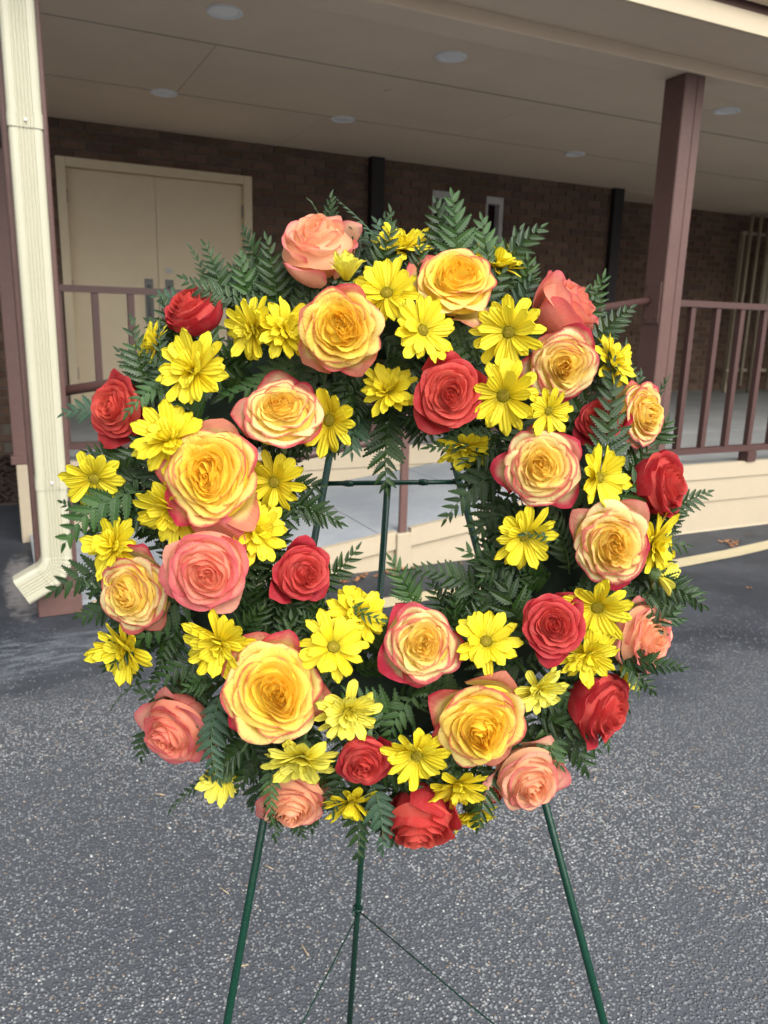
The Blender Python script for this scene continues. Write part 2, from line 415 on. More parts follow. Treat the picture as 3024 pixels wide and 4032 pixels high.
class MB:
    """collects geometry, then links it as ONE mesh object"""
    def __init__(s): s.v = []; s.f = []; s.tone = []; s.smooth = []
    def add(s, vs, fs, tone=0.0, smooth=False):
        b = len(s.v); s.v += [tuple(p) for p in vs]; s.f += [tuple(i + b for i in f) for f in fs]
        s.tone += [tone] * len(vs); s.smooth += [smooth] * len(fs); return s
    def box(s, x0, x1, y0, y1, z0, z1, bev=0.0, tone=0.0):
        if x0 > x1: x0, x1 = x1, x0
        if y0 > y1: y0, y1 = y1, y0
        if z0 > z1: z0, z1 = z1, z0
        b = min(bev, (x1 - x0) * .45, (y1 - y0) * .45, (z1 - z0) * .45)
        if b <= 0:
            vs = [(x, y, z) for z in (z0, z1) for y in (y0, y1) for x in (x0, x1)]
            fs = [(0, 2, 3, 1), (4, 5, 7, 6), (0, 1, 5, 4), (2, 6, 7, 3), (0, 4, 6, 2), (1, 3, 7, 5)]
            return s.add(vs, fs, tone)
        vs = []; idx = {}
        for ix in (0, 1):
            for iy in (0, 1):
                for iz in (0, 1):
                    px = (x0, x1)[ix]; py = (y0, y1)[iy]; pz = (z0, z1)[iz]
                    dx = b if ix == 0 else -b; dy = b if iy == 0 else -b; dz = b if iz == 0 else -b
                    idx[ix, iy, iz, 0] = len(vs); vs.append((px, py + dy, pz + dz))
                    idx[ix, iy, iz, 1] = len(vs); vs.append((px + dx, py, pz + dz))
                    idx[ix, iy, iz, 2] = len(vs); vs.append((px + dx, py + dy, pz))
        I = idx; fs = []
        for a, o1, o2 in ((0, 1, 2), (1, 2, 0), (2, 0, 1)):
            for side in (0, 1):
                q = []
                for p, r in ((0, 0), (1, 0), (1, 1), (0, 1)):
                    k = [0, 0, 0]; k[a] = side; k[o1] = p; k[o2] = r
                    q.append(I[k[0], k[1], k[2], a])
                fs.append(tuple(q if side else q[::-1]))
        for a, o1, o2 in ((0, 1, 2), (1, 2, 0), (2, 0, 1)):       # edges along axis a
            for p in (0, 1):
                for r in (0, 1):
                    k0 = [0, 0, 0]; k0[o1] = p; k0[o2] = r; k1 = list(k0); k1[a] = 1
                    q = [I[(*k0, o1)], I[(*k1, o1)], I[(*k1, o2)], I[(*k0, o2)]]
                    fs.append(tuple(q if (p != r) else q[::-1]))
        for ix in (0, 1):
            for iy in (0, 1):
                for iz in (0, 1):
                    q = [I[ix, iy, iz, 0], I[ix, iy, iz, 1], I[ix, iy, iz, 2]]
                    fs.append(tuple(q if (ix + iy + iz) % 2 == 1 else q[::-1]))
        return s.add(vs, fs, tone)
    def hexa(s, p, tone=0.0):
        """eight corners: bottom four counter-clockwise, then top four"""
        return s.add(p, [(3, 2, 1, 0), (4, 5, 6, 7), (0, 1, 5, 4), (1, 2, 6, 5), (2, 3, 7, 6), (3, 0, 4, 7)], tone)
    def tube(s, pts, rad, n=10, cap=True, tone=0.0):
        pts = [Vector(p) for p in pts]
        rs = rad if isinstance(rad, (list, tuple)) else [rad] * len(pts)
        vs = []; fs = []; prev = None
        for i, p in enumerate(pts):
            d = (pts[min(i + 1, len(pts) - 1)] - pts[max(i - 1, 0)]).normalized()
            if prev is None:
                a = d.orthogonal().normalized()
            else:
                a = (prev - d * prev.dot(d)).normalized()
            prev = a; b = d.cross(a)
            for k in range(n):
                th = 2 * math.pi * k / n
                vs.append(p + (a * math.cos(th) + b * math.sin(th)) * rs[i])
        for i in range(len(pts) - 1):
            for k in range(n):
                k2 = (k + 1) % n
                fs.append((i * n + k, i * n + k2, (i + 1) * n + k2, (i + 1) * n + k))
        s.add(vs, fs, tone, True)
        if cap:
            b = len(s.v) - len(vs)
            s.f += [tuple(b + k for k in range(n))[::-1], tuple(b + (len(pts) - 1) * n + k for k in range(n))]
            s.smooth += [False, False]
        return s
    def mesh(s, name, mat):
        me = bpy.data.meshes.new(name)
        me.from_pydata(s.v, [], s.f)
        if any(s.smooth): me.polygons.foreach_set('use_smooth', s.smooth)
        if any(s.tone):
            at = me.attributes.new('tone', 'FLOAT', 'POINT'); at.data.foreach_set('value', s.tone)
        me.materials.append(mat); me.update()
        return me
    def build(s, name, mat, parent=None, **kw):
        return link(name, s.mesh(name, mat), parent, **kw)
# ---------------------------------------------------------------- the setting
DECK = .446                      # porch floor height
CEIL = 2.85
YF = 3.53                        # front face of ramp and porch
YB = 4.74                        # back edge of the ramp
YW, YW2 = 7.60, 8.20             # brick wall, and its set-back end
XC = 6.67                        # where the wall steps back
def ramp_z(x): return max(0.0, (x - .20) * .1265)
X_TOP = .20 + DECK / .1265       # ramp meets the porch

g = MB(); g.add([(-60, -60, 0), (60, -60, 0), (60, 60, 0), (-60, 60, 0)], [(0, 1, 2, 3)])
tag(g.build('ground', M['asphalt']), 'grey asphalt with exposed chippings, newer black sealcoat along the porch', kind='structure')

# thin concrete lip at the foot of the ramp
m = MB(); m.box(.095, .17, 3.66, 4.70, .0, .05, .006)
tag(m.build('ramp_curb', M['pad']), 'pale concrete curb along the open end of the ramp', kind='structure')

# ramp surface in cast sections with joints
xs = [.17, .95, 1.72, 2.49, 3.26, X_TOP]
ramp = empty('ramp', (.2, YF, 0)); tag(ramp, 'pale concrete ramp rising along the porch front', kind='structure')
for a, b in zip(xs[:-1], xs[1:]):
    g0 = .003
    m = MB(); za, zb = max(.012, ramp_z(a)), ramp_z(b)
    a += g0; b -= g0
    m.hexa([(a, YF + .02, -.05), (b, YF + .02, -.05), (b, YB, -.05), (a, YB, -.05), (a, YF + .02, za), (b, YF + .02, zb), (b, YB, zb), (a, YB, za)])
    o = m.build('ramp_slab', M['ramp']); o.parent = ramp; o.matrix_parent_inverse = ramp.matrix_world.inverted()
def under(parent, o):
    o.parent = parent; o.matrix_parent_inverse = parent.matrix_world.inverted(); return o

# porch floor: upper slab behind the ramp, and the front slab right of it
m = MB(); m.box(.12, XC + 5.5, YB + .03, YW2 + .2, DECK - .12, DECK); m.box(X_TOP + .003, 12.2, YF + .02, YB + .028, DECK - .12, DECK - .002)
tag(m.build('porch_floor', M['porch']), 'smooth grey concrete porch floor', kind='structure')

# cream siding skirt along the front: ramp part, post block, porch part
sk = empty('siding_skirt', (.3, YF, 0)); tag(sk, 'cream painted board skirt cladding the front of ramp and porch', 'siding')
def sboard(x0, x1, zb0, zb1, zt0, zt1, y0, y1):
    m = MB(); m.hexa([(x0, y0, zb0), (x1, y0, zb1), (x1, y1, zb1), (x0, y1, zb0), (x0, y0 + .004, zt0), (x1, y0 + .004, zt1), (x1, y1, zt1), (x0, y1, zt0)])
    return under(sk, m.build('siding_board', M['cream']))
XP = 1.845                       # the small post standing on the skirt
segs = [(.30, .98), (.982, XP - .045), (XP + .045, 2.72), (2.722, 3.44)]
for a, b in segs:
    za, zb = ramp_z(a) + .004, ramp_z(b) + .004
    sboard(a, b, max(.004, za - .095), zb - .095, za, zb, YF - .018, YF + .018)                    # cap board follows the slope
    if zb - .097 > .02:
        sboard(a, b, .002, .002, max(.004, za - .098), zb - .098, YF - .002, YF + .018)
m = MB(); m.box(XP - .043, XP + .043, YF - .03, YF + .03, .0, ramp_z(XP) - .012, .004)
under(sk, m.build('post_block', M['cream']))
for a, b in ((3.585, 6.8), (6.802, 9.4), (9.402, 12.2)):
    sboard(a, b, .352, .352, .448, .448, YF - .020, YF + .018)
    sboard(a, b, .203, .203, .362, .362, YF - .012, YF + .016)
    sboard(a, b, .002, .002, .213, .213, YF - .004, YF + .014)
    sboard(a, b, .002, .002, .012, .012, YF - .012, YF - .005)

# cream skirt of the upper porch behind the ramp, and its short open end
sk2 = empty('rear_skirt', (.2, YB, 0)); tag(sk2, 'cream board skirt of the upper porch behind the ramp', 'siding')
for z0, z1, y in ((.005, .165, YB + .006), (.155, .325, YB + .002), (.318, .446, YB - .006)):
    for a, b in ((.13, 1.9), (1.902, 3.73)):
        m = MB(); m.hexa([(a, y, z0), (b, y, z0), (b, YB + .028, z0), (a, YB + .028, z0), (a, y + .004, z1), (b, y + .004, z1), (b, YB + .028, z1), (a, YB + .028, z1)])
        under(sk2, m.build('siding_board', M['cream']))
m = MB(); m.box(.055, .128, YB - .03, YB + .06, .0, DECK, .004)
under(sk2, m.build('corner_board', M['cream']))
for z0, z1 in ((.30, .446), (.15, .298)):
    m = MB(); m.box(.104, .119, YB + .062, YW - .02, z0, z1, .003)
    under(sk2, m.build('side_board', M['cream']))

# yellow parking line, 12 cm wide, 4 mm above the asphalt
m = MB()
P = [(-.9, 3.02), (1.0, 3.055), (1.78, 3.085), (3.0, 3.045), (3.9, 3.10), (4.6, 3.185), (9, 3.62)]
P = [(-.2, 3.36), (1.0, 3.0), (1.78, 3.088)]
pts = [(1.05, 3.05), (1.45, 3.07), (1.80, 3.088), (2.5, 3.06), (3.2, 3.035), (3.8, 3.085), (4.3, 3.155), (5.4, 3.33), (9.0, 3.95)]
vs = []; fs = []
for i, (x, y) in enumerate(pts):
    vs += [(x, y - .058, .004), (x, y + .058, .004)]
    if i: fs.append((2 * i - 2, 2 * i, 2 * i + 1, 2 * i - 1))
m.add(vs, fs)
tag(m.build('road_marking', M['line']), 'pale yellow painted line on the asphalt before the porch', kind='structure')

# mulch bed at the far side of the porch's open end
rng = random.Random(5)
m = MB()
for i in range(2600):
    x, y = rng.uniform(-1.3, .10), rng.uniform(5.75, 7.55); z = rng.uniform(.0, .05)
    a = rng.uniform(0, 6.28); l, w, h = rng.uniform(.012, .04), rng.uniform(.006, .015), rng.uniform(.003, .010)
    c, s_ = math.cos(a), math.sin(a); tl = rng.uniform(-.6, .6)
    q = []
    for dz in (-h, h):
        for dx, dy in ((-l, -w), (l, -w), (l, w), (-l, w)):
            q.append((x + dx * c - dy * s_, y + dx * s_ + dy * c, z + dz + dx * tl))
    m.hexa(q, rng.random())
tag(m.build('mulch', M['mulch']), 'dark bark mulch and leaf litter in the bed by the brick wall', kind='stuff')
m = MB(); m.box(-3, .10, 5.75, YW - .01, -.05, .008)
tag(m.build('planting_bed', M['mulch']), 'dark soil bed along the brick wall', kind='structure')

# ---------------------------------------------------------------- the building
BL, BH, BD = .205, .0665, .012
bld = empty('brick_building', (3, YW, 0)); tag(bld, 'brown brick building with a covered porch and beige double doors', 'building')
DX0, DX1, DZ1 = .575, 2.27, 2.555          # door opening incl. frame
WINS = [(4.20, 4.43), (4.86, 5.09)]; WZ0, WZ1 = .95, 2.62
def wall_box(x0, x1, z0, z1, y0, y1): return (x0, x1, y0, y1, z0, z1)
m = MB()
m.box(-4.5, DX0, YW + .012, YW + .22, -.1, CEIL)
m.box(DX0, DX1, YW + .012, YW + .22, DZ1, CEIL)
m.box(DX1, WINS[0][0], YW + .012, YW + .22, -.1, CEIL)
m.box(WINS[0][1], WINS[1][0], YW + .012, YW + .22, -.1, CEIL)
m.box(WINS[1][1], XC, YW + .012, YW + .22, -.1, CEIL)
for a, b in WINS:
    m.box(a, b, YW + .012, YW + .22, -.1, WZ0); m.box(a, b, YW + .012, YW + .22, WZ1, CEIL)
wall = under(bld, m.build('brick_wall', M['mortar']))
def brick_mesh(l):
    b = MB(); b.box(-l / 2, l / 2, 0, .03, -.0335 + .0005, .0335 - .0005, .003); return b.mesh('brick', M['brick'])
full = brick_mesh(BL - .010)
COURSE = (CEIL - .0715) / 35
def openings(x0, x1, z0, z1):
    for a, b, c, d in [(DX0, DX1, 0, DZ1)] + [(a, b, WZ0, WZ1) for a, b in WINS]:
        if x1 > a - .001 and x0 < b + .001 and z1 > c and z0 < d: return True
    return False
cells = []
rng = random.Random(11)
nz = int(CEIL / COURSE)
for k in range(nz + 1):
    z = .035 + k * COURSE
    if z + .034 > CEIL: break
    off = (k % 2) * (BL + .0) / 2
    for i in range(-8, 34):
        x = i * (BL + .002) + off
        if z < DECK - .05 and x > .05: continue
        spans = [(x - BL / 2, min(x + BL / 2, XC))]
        for oa, ob, oc, od in [(DX0, DX1, 0, DZ1)] + [(wa, wb, WZ0, WZ1) for wa, wb in WINS]:
            if z + .034 > oc and z - .034 < od - .05:
                nxt = []
                for p_, q_ in spans:
                    if q_ <= oa or p_ >= ob: nxt.append((p_, q_))
                    else: nxt += [(p_, oa)] * (oa - p_ > .04) + [(ob, q_)] * (q_ - ob > .04)
                spans = nxt
        for p_, q_ in spans:
            if q_ - p_ > .04: cells.append(((p_ + q_) / 2, z, q_ - p_))
# those that show largest: nearest the eye and not behind the wreath or the post
def rank(c):
    x, z, l_ = c
    if abs(l_ - BL) > .003: return 99
    vis = 0 if (x < 3.35 and z > 2.0) or x < .14 and x > -.05 or (3.3 < x < 6.6 and z > 1.75) else 30
    return vis + math.hypot(x, YW)
cells.sort(key=rank)
rest = MB()
for n, (x, z, l_) in enumerate(cells):
    dy = rng.uniform(-.003, .003)
    if n < 300:
        o = link('brick', full); o.location = (x, YW + dy, z); under(wall, o)
        o.parent = wall; o.matrix_parent_inverse = Matrix.Identity(4); o.matrix_world = Matrix.Translation((x, YW + dy, z))
    else:
        rest.box(x - l_ / 2 + .005, x + l_ / 2 - .005, YW + dy, YW + dy + .03, z - .033, z + .033, tone=rng.random())
o = rest.build('brickwork', M['brick']); o['kind'] = 'stuff'; under(wall, o)
# set-back end wall and the return between them
m = MB(); m.box(XC + .22, 12.5, YW2 + .012, YW2 + .2, 0, CEIL)
m.box(XC + .002, XC + .2, YW + .222, YW2 + .2, 0, CEIL)
w2 = under(bld, m.build('rear_brick_wall', M['mortar']))
rest = MB()
for k in range(6, nz + 1):
    z = .035 + k * COURSE
    if z + .034 > CEIL: break
    off = (k % 2) * BL / 2
    for i in range(0, 28):
        x = XC + .32 + i * (BL + .002) + off; dy = rng.uniform(-.003, .003)
        rest.box(x - BL / 2 + .005, x + BL / 2 - .005, YW2 + dy, YW2 + dy + .03, z - .033, z + .033, tone=rng.random())
o = rest.build('brickwork', M['brick']); o['kind'] = 'stuff'; under(w2, o)
m = MB(); m.box(.62, DX0 + .04, YW + .18, YW + .19, DECK, 1)

# door: frame, two leaves with hinges and pull plates
yd = YW + .02
fr = MB()
fr.box(DX0, DX0 + .075, yd - .035, yd + .12, DECK, DZ1, .004)
fr.box(DX1 - .075, DX1, yd - .035, yd + .12, DECK, DZ1, .004)
fr.box(DX0 + .076, DX1 - .076, yd - .035, yd + .12, DZ1 - .075, DZ1, .004)
fo = under(bld, fr.build('door_frame', M['door']))
mid = 1.395
for a, b, hx in ((DX0 + .079, mid - .003, mid - .125), (mid + .003, DX1 - .079, mid + .06)):
    m = MB(); m.box(a, b, yd + .03, yd + .075, DECK + .01, DZ1 - .079, .003)
    d = under(bld, m.build('door', M['door']))
    m = MB(); m.box(hx, hx + .075, yd + .022, yd + .029, 1.20, 1.60, .003)
    p = under(d, m.build('push_plate', M['handle']))
    m = MB(); xh = hx + .037
    m.tube([(xh, yd + .024, 1.26), (xh, yd - .03, 1.27), (xh, yd - .035, 1.40), (xh, yd - .03, 1.53), (xh, yd + .024, 1.54)], .009, 8)
    under(d, m.build('door_handle', M['handle']))
    side = a - .006 if a < 1 else b - .006
    for z in (.75, 1.5, 2.25):
        m = MB(); m.box(side, side + .012, yd + .012, yd + .030, z - .055, z + .055, .002)
        under(d, m.build('hinge', M['handle']))
m = MB(); m.box(mid + .066, mid + .13, yd + .02, yd + .029, 1.66, 1.70, .002)
under(bld, m.build('door_sticker', M['white']))

# two tall narrow windows
for a, b in WINS:
    m = MB(); yy = YW + .02
    m.box(a, a + .03, yy, yy + .15, WZ0, WZ1); m.box(b - .05, b, yy, yy + .15, WZ0, WZ1)
    m.box(a + .031, b - .051, yy, yy + .15, WZ1 - .07, WZ1); m.box(a + .031, b - .051, yy, yy + .15, WZ0, WZ0 + .05)
    w = under(bld, m.build('window', M['white']))
    m = MB(); m.box(a + .032, b - .052, yy + .09, yy + .1, WZ0 + .052, WZ1 - .072)
    under(w, m.build('pane', M['redglass']))
# dark boxed-in pipes on the wall
m = MB(); m.box(3.46, 3.60, YW - .09, YW + .01, DECK, CEIL - .002, .004); under(bld, m.build('wall_pilaster', M['darkbrown']))
m = MB(); m.box(XC - .12, XC + .02, YW - .07, YW + .01, DECK, CEIL - .002, .004); under(bld, m.build('wall_pilaster', M['darkbrown']))

# porch ceiling of 1.2 x 2.4 m sheets with recessed joints
m = MB(); m.box(-.3, 13, YF + .14, YW2 + .3, CEIL + .014, CEIL + .12)
ce = under(bld, m.build('ceiling', M['soffit']))
rows = [(3.66, 3.945, 0), (3.95, 5.145, 2.47), (5.15, 6.345, 1.335), (6.35, 7.595, 2.535), (7.60, 8.32, 1.335)]
for y0, y1, x0 in rows:
    x = x0 - 2.4
    while x < 12.5:
        a, b = max(x, -.3), x + 2.394
        yy1 = y1
        if b > a + .05:
            m = MB(); dz = rng.uniform(0, .0015)
            m.box(a, b + .003, y0 + .004, yy1, CEIL + dz, CEIL + .013, .0015)
            o = under(ce, m.build('ceiling_panel', M['soffit']))
        x += 2.4
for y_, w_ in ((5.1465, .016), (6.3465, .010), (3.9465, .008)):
    m = MB(); m.box(-.29, 12.4, y_ - w_ / 2, y_ + w_ / 2, CEIL - .0012, CEIL + .004); under(ce, m.build('joint_shadow_strip', M['joint']))  # added dark strip paints the shadow line along each sheet seam
m = MB(); m.tube([(2.635, 5.464, CEIL + .01), (2.635, 5.464, CEIL - .006)], .035, 16); under(bld, m.build('ceiling_plate', M['soffit']))

# porch beam, soffit, fascia and gutter
m = MB(); m.box(-1.5, 13, 3.45, 3.66, 2.60, CEIL + .1, .004); under(bld, m.build('beam', M['soffit']))
m = MB(); m.box(-1.5, 13, 3.05, 3.448, 2.662, 2.675); under(bld, m.build('soffit', M['soffit']))
m = MB()
for a, b in ((-1.5, 1.29), (1.292, 4.29), (4.292, 7.4), (7.402, 13)):
    m = MB(); m.box(a, b, 3.025, 3.048, 2.655, 2.745, .002); under(bld, m.build('fascia', M['cream_trim']))
m = MB(); m.box(-1.5, 13, 3.034, 3.046, 2.747, 2.90); under(bld, m.build('fascia_backing', M['brown']))
m = MB(); m.box(-1.5, 13, 2.955, 3.022, 2.778, 2.90, .01); under(bld, m.build('gutter', M['soffit']))
m = MB(); m.add([(-1.5, 2.95, 2.905), (13, 2.95, 2.905), (13, 8.6, 3.6), (-1.5, 8.6, 3.6), (-1.5, 2.95, 2.93), (13, 2.95, 2.93), (13, 8.6, 3.63), (-1.5, 8.6, 3.63)], [(0, 3, 2, 1), (4, 5, 6, 7), (0, 1, 5, 4), (1, 2, 6, 5), (2, 3, 7, 6), (3, 0, 4, 7)])
under(bld, m.build('roof', M['darkbrown']))
m = MB(); m.box(11.9, 12.1, 3.7, 8.2, DECK, CEIL); under(bld, m.build('end_wall', M['mortar']))

# recessed ceiling lights
LB = ['white recessed ceiling light nearest the downspout, above the door side of the porch', 'round white ceiling light above the middle of the wreath',
      'white ceiling light beside the panel joint over the double doors', 'small white ceiling light above the dark wall pilaster',
      'white ceiling light seen past the big porch post', 'faintest ceiling light, deep in the porch before the post']
for (x, y), lb in zip(((1.24, 4.61), (2.635, 4.61), (1.25, 6.36), (2.66, 6.36), (4.98, 4.60), (5.01, 6.37)), LB):
    t = empty('ceiling_light', (x, y, CEIL)); tag(t, lb, 'ceiling light', 'recessed lights in the porch ceiling')
    ring = MB(); n = 28; vs = []; fs = []
    prof = [(.098, .0), (.097, -.008), (.082, -.011), (.072, -.004), (.066, .006)]
    for r_, z_ in prof:
        for k in range(n): vs.append((x + r_ * math.cos(2 * math.pi * k / n), y + r_ * math.sin(2 * math.pi * k / n), CEIL + z_))
    for i in range(len(prof) - 1):
        for k in range(n): fs.append((i * n + k, (i + 1) * n + k, (i + 1) * n + (k + 1) % n, i * n + (k + 1) % n))
    ring.add(vs, fs, 0, True); under(t, ring.build('trim_ring', M['light']))
    l = MB(); l.tube([(x, y, CEIL + .006), (x, y, CEIL - .003)], .068, 24); under(t, l.build('lens', M['lens']))

# porch posts
def porch_post(x0, x1, y0, z0, label, foot=False):
    t = empty('porch_post', ((x0 + x1) / 2, y0 + .08, z0)); tag(t, label, 'post')
    m = MB(); xm = x0 + (x1 - x0) * .60; y1 = y0 + .155
    m.box(x0, xm - .0015, y0, y1, z0, 2.598, .005); under(t, m.build('post_board', M['brown']))
    m = MB(); m.box(xm + .0015, x1, y0 + .002, y1 - .002, z0, 2.598, .005); under(t, m.build('post_board', M['brown']))
    if foot:
        m = MB(); m.box(x0 - .006, x1 + .01, y0 - .008, y1 + .006, 0, .11, .004); under(t, m.build('post_base', M['brown']))
    return t
porch_post(.085, .245, 3.46, .0, 'brown wooden porch post standing behind the cream downspout', True)
pp = porch_post(3.424, 3.572, 3.465, .05, 'tall brown wooden porch post with a split face, carrying the beam')
m = MB(); m.box(3.416, 3.423, 3.48, 3.60, 1.30, 1.53, .001); br = under(pp, m.build('rail_bracket', M['brown']))
for z in (1.325, 1.505):
    for y in (3.50, 3.58):
        m = MB(); m.tube([(3.416, y, z), (3.411, y, z)], .007, 8); under(pp, m.build('bolt', M['brown_metal']))
t = empty('corner_post', (.09, YB + .02, DECK)); tag(t, 'slim brown corner post where the side railing meets the inner railing', 'post')
m = MB(); m.box(.045, .125, YB - .02, YB + .055, DECK, 2.07, .004); under(t, m.build('post_shaft', M['brown']))
m = MB(); m.box(.03, .14, YB - .032, YB + .067, DECK, DECK + .05, .004); under(t, m.build('post_base', M['brown']))

# railings
def railing(label, p0, p1, ztop, zbot, spacing, first, bw=.036, newels=(), name='railing'):
    p0, p1 = Vector(p0), Vector(p1); L = (p1 - p0).length; d = (p1 - p0) / L; nrm = Vector((-d.y, d.x, 0))
    t = empty(name, (p0.x, p0.y, DECK)); tag(t, label, 'railing')
    def bar(a, b, w, z0, z1, nm, mat=M['brown_metal']):
        m = MB(); A = p0 + d * a; B = p0 + d * b
        q = []
        for z in (z0, z1):
            for P_, sgn in ((A, -1), (B, -1), (B, 1), (A, 1)):
                w_ = P_ + nrm * (w / 2 * sgn); q.append((w_.x, w_.y, z))
        m.hexa(q); return under(t, m.build(nm, mat))
    bar(0, L, .052, ztop - .036, ztop, 'top_rail'); bar(0, L, .045, zbot - .03, zbot + .008, 'bottom_rail')
    a = first
    while a < L - .03:
        bar(a - bw / 2, a + bw / 2, bw, zbot + .009, ztop - .037, 'baluster'); a += spacing
    for a in newels:
        bar(a - .038, a + .038, .076, DECK, zbot - .031, 'post_stub')
    return t
railing('brown metal railing with square balusters along the porch front beyond the big post', (3.575, 3.54, 0), (8.5, 3.54, 0), 1.437, .545, .207, .16, newels=(.80, 2.6))
railing('brown inner railing before the beige double doors, behind the pipe handrail', (.128, YB + .01, 0), (3.50, YB + .01, 0), 1.415, .545, .19, .20)
railing('brown side railing seen end-on at the open end of the porch by the brick wall', (.085, YB + .07, 0), (.085, YW - .03, 0), 1.43, .53, .12, .1)

# sloping pipe handrails along the ramp with their small post
t = empty('handrail', (.25, 3.56, 0)); tag(t, 'brown double pipe handrail climbing along the ramp', 'handrail')
yh = 3.565
for nm, za, zb in (('upper_pipe', .945, 1.425), ('lower_pipe', .462, .935)):
    m = MB(); m.tube([(.246, yh, za), (1.5, yh, za + (zb - za) * .395), (3.412, yh, zb)], .0215, 14); under(t, m.build(nm, M['brown_metal']))
for xx in (XP,):
    zt = .945 + (xx - .246) * (1.425 - .945) / 3.17
    m = MB(); m.box(xx - .0215, xx + .0215, yh - .045, yh - .023, ramp_z(xx) - .012, zt + .01, .003); under(t, m.build('rail_post', M['brown']))

# beige pole rack in the dark end of the porch
t = empty('pole_rack', (9.4, 7.9, DECK)); tag(t, 'beige metal pole rack leaning in the dark far end of the porch', 'rack')
for x, r_, z0, z1, y in ((9.25, .022, DECK + .14, CEIL - .03, 7.9), (9.42, .022, DECK + .10, CEIL - .03, 7.9), (9.60, .045, DECK + .01, CEIL - .1, 7.88), (9.74, .045, DECK + .08, CEIL - .1, 7.92), (9.98, .022, DECK + .05, CEIL - .03, 7.9)):
    m = MB(); m.tube([(x, y, z0), (x, y, z1)], r_, 8); under(t, m.build('pole', M['rackmetal']))
for z in (.76, 2.58):
    m = MB(); m.box(9.15, 10.3, 7.93, 7.96, z - .02, z + .02); under(t, m.build('crossbar', M['rackmetal']))
for x in (9.2, 10.25):
    m = MB(); m.box(x, x + .04, 7.962, 8.02, DECK, z + .02); under(t, m.build('upright', M['rackmetal']))

# downspout: corrugated rectangular pipe with bands, screws and an elbow
t = empty('downspout', (.165, 3.40, .06)); tag(t, 'cream corrugated rectangular downspout with an elbow turned toward the planting bed', 'downspout')
def section():
    """cross-section in (a: width, b: depth towards the viewer), with flutes on the front"""
    W2, D = .0585, .078
    pts = [(-W2, 0), (-W2, -D + .012), (-W2 + .004, -D + .004), (-W2 + .012, -D)]
    for k in range(5):
        c = -.024 + k * .012
        pts += [(c - .0045, -D), (c - .002, -D + .0045), (c + .002, -D + .0045), (c + .0045, -D)]
    pts += [(W2 - .012, -D), (W2 - .004, -D + .004), (W2, -D + .012), (W2, 0)]
    return pts
SEC = section()
def sweep(path, scales, nm):
    """path: list of (x, z, angle of the pipe's direction); section's width axis lies in the XZ plane"""
    m = MB(); vs = []; fs = []; n = len(SEC)
    for (x, z, a), sc in zip(path, scales):
        dx, dz = math.cos(a), math.sin(a)
        for u, b in SEC:
            vs.append((x + u * sc * dx, 3.453 + b * sc, z + u * sc * dz))
    for i in range(len(path) - 1):
        for k in range(n):
            fs.append((i * n + k, i * n + (k + 1) % n, (i + 1) * n + (k + 1) % n, (i + 1) * n + k))
    m.add(vs, fs); return under(t, m.build(nm, M['spout']))
cx0 = .163
sweep([(cx0, 2.645, 0), (cx0, 1.93, 0)], [1, 1], 'pipe')
sweep([(cx0, 1.925, 0), (cx0, .57, 0)], [.985, .985], 'pipe')
sweep([(cx0, .60, 0), (cx0, .28, 0)], [1.0, 1.0], 'pipe')
sweep([(cx0, 1.965, 0), (cx0, 1.915, 0)], [1.04, 1.04], 'band')
sweep([(cx0, .615, 0), (cx0, .565, 0)], [1.04, 1.04], 'band')
path = []; scl = []
R0 = .075; n = 16; zc = .28
for i in range(n + 1):
    a = math.radians(62) * i / n                         # bends towards -X
    x = cx0 - R0 * 1.35 * (1 - math.cos(a)); z = zc - R0 * 1.35 * math.sin(a) - .0
    path.append((x, z, -a)); scl.append(1.0 + (.022 if i % 2 else 0))
sweep(path, scl, 'elbow')
xe, ze, ae = path[-1]
dx, dz = -math.sin(-ae), -math.cos(ae)
sweep([(xe, ze, ae), (xe + dx * .10, ze + dz * .10, ae)], [1.03, 1.03], 'outlet')
for z in (1.94, .595):
    m = MB(); m.tube([(cx0 + .001, 3.372, z), (cx0 + .001, 3.366, z)], [.007, .005], 10); under(t, m.build('screw', M['screw']))

# fallen leaves and straw on the asphalt
rng = random.Random(3)
def leaf_mesh(kind):
    m = MB(); n = 10; vs = [(0, 0, .004)]; fs = []
    for k in range(n):
        a = 2 * math.pi * k / n; r_ = .022 * (1 if k % 2 else .55) * rng.uniform(.8, 1.2)
        vs.append((r_ * math.cos(a), r_ * .8 * math.sin(a), .002 + rng.uniform(0, .012)))
    for k in range(n): fs.append((0, 1 + k, 1 + (k + 1) % n))
    m.add(vs, fs); return m.mesh('fallen_leaf', M['dryleaf'])
lm = [leaf_mesh(0) for _ in range(4)]
spots = []
LEAFL = ['dry brown leaf in the cluster by the ramp skirt seen through the wreath', 'dry leaf at the near edge of the cluster through the wreath', 'brown leaf at the foot of the cream post block',
         'dry brown leaf in the pile beside the yellow line', 'single orange leaf lying between yellow line and siding', 'single ochre leaf on the dark asphalt beyond the wreath', 'brown leaf along the bottom edge of the ramp siding']
for ci, (c, n_, sx, sy) in enumerate((((1.60, 3.455), 9, .07, .03), ((1.50, 3.42), 4, .03, .02), ((1.84, 3.49), 6, .06, .02), ((4.02, 3.25), 12, .10, .03), ((4.26, 3.36), 1, .01, .01), ((3.34, 2.577), 1, .01, .01), ((2.2, 3.47), 3, .2, .02))):
    for i in range(n_): spots.append((c[0] + rng.gauss(0, sx), min(c[1] + rng.gauss(0, sy), 3.49), LEAFL[ci]))
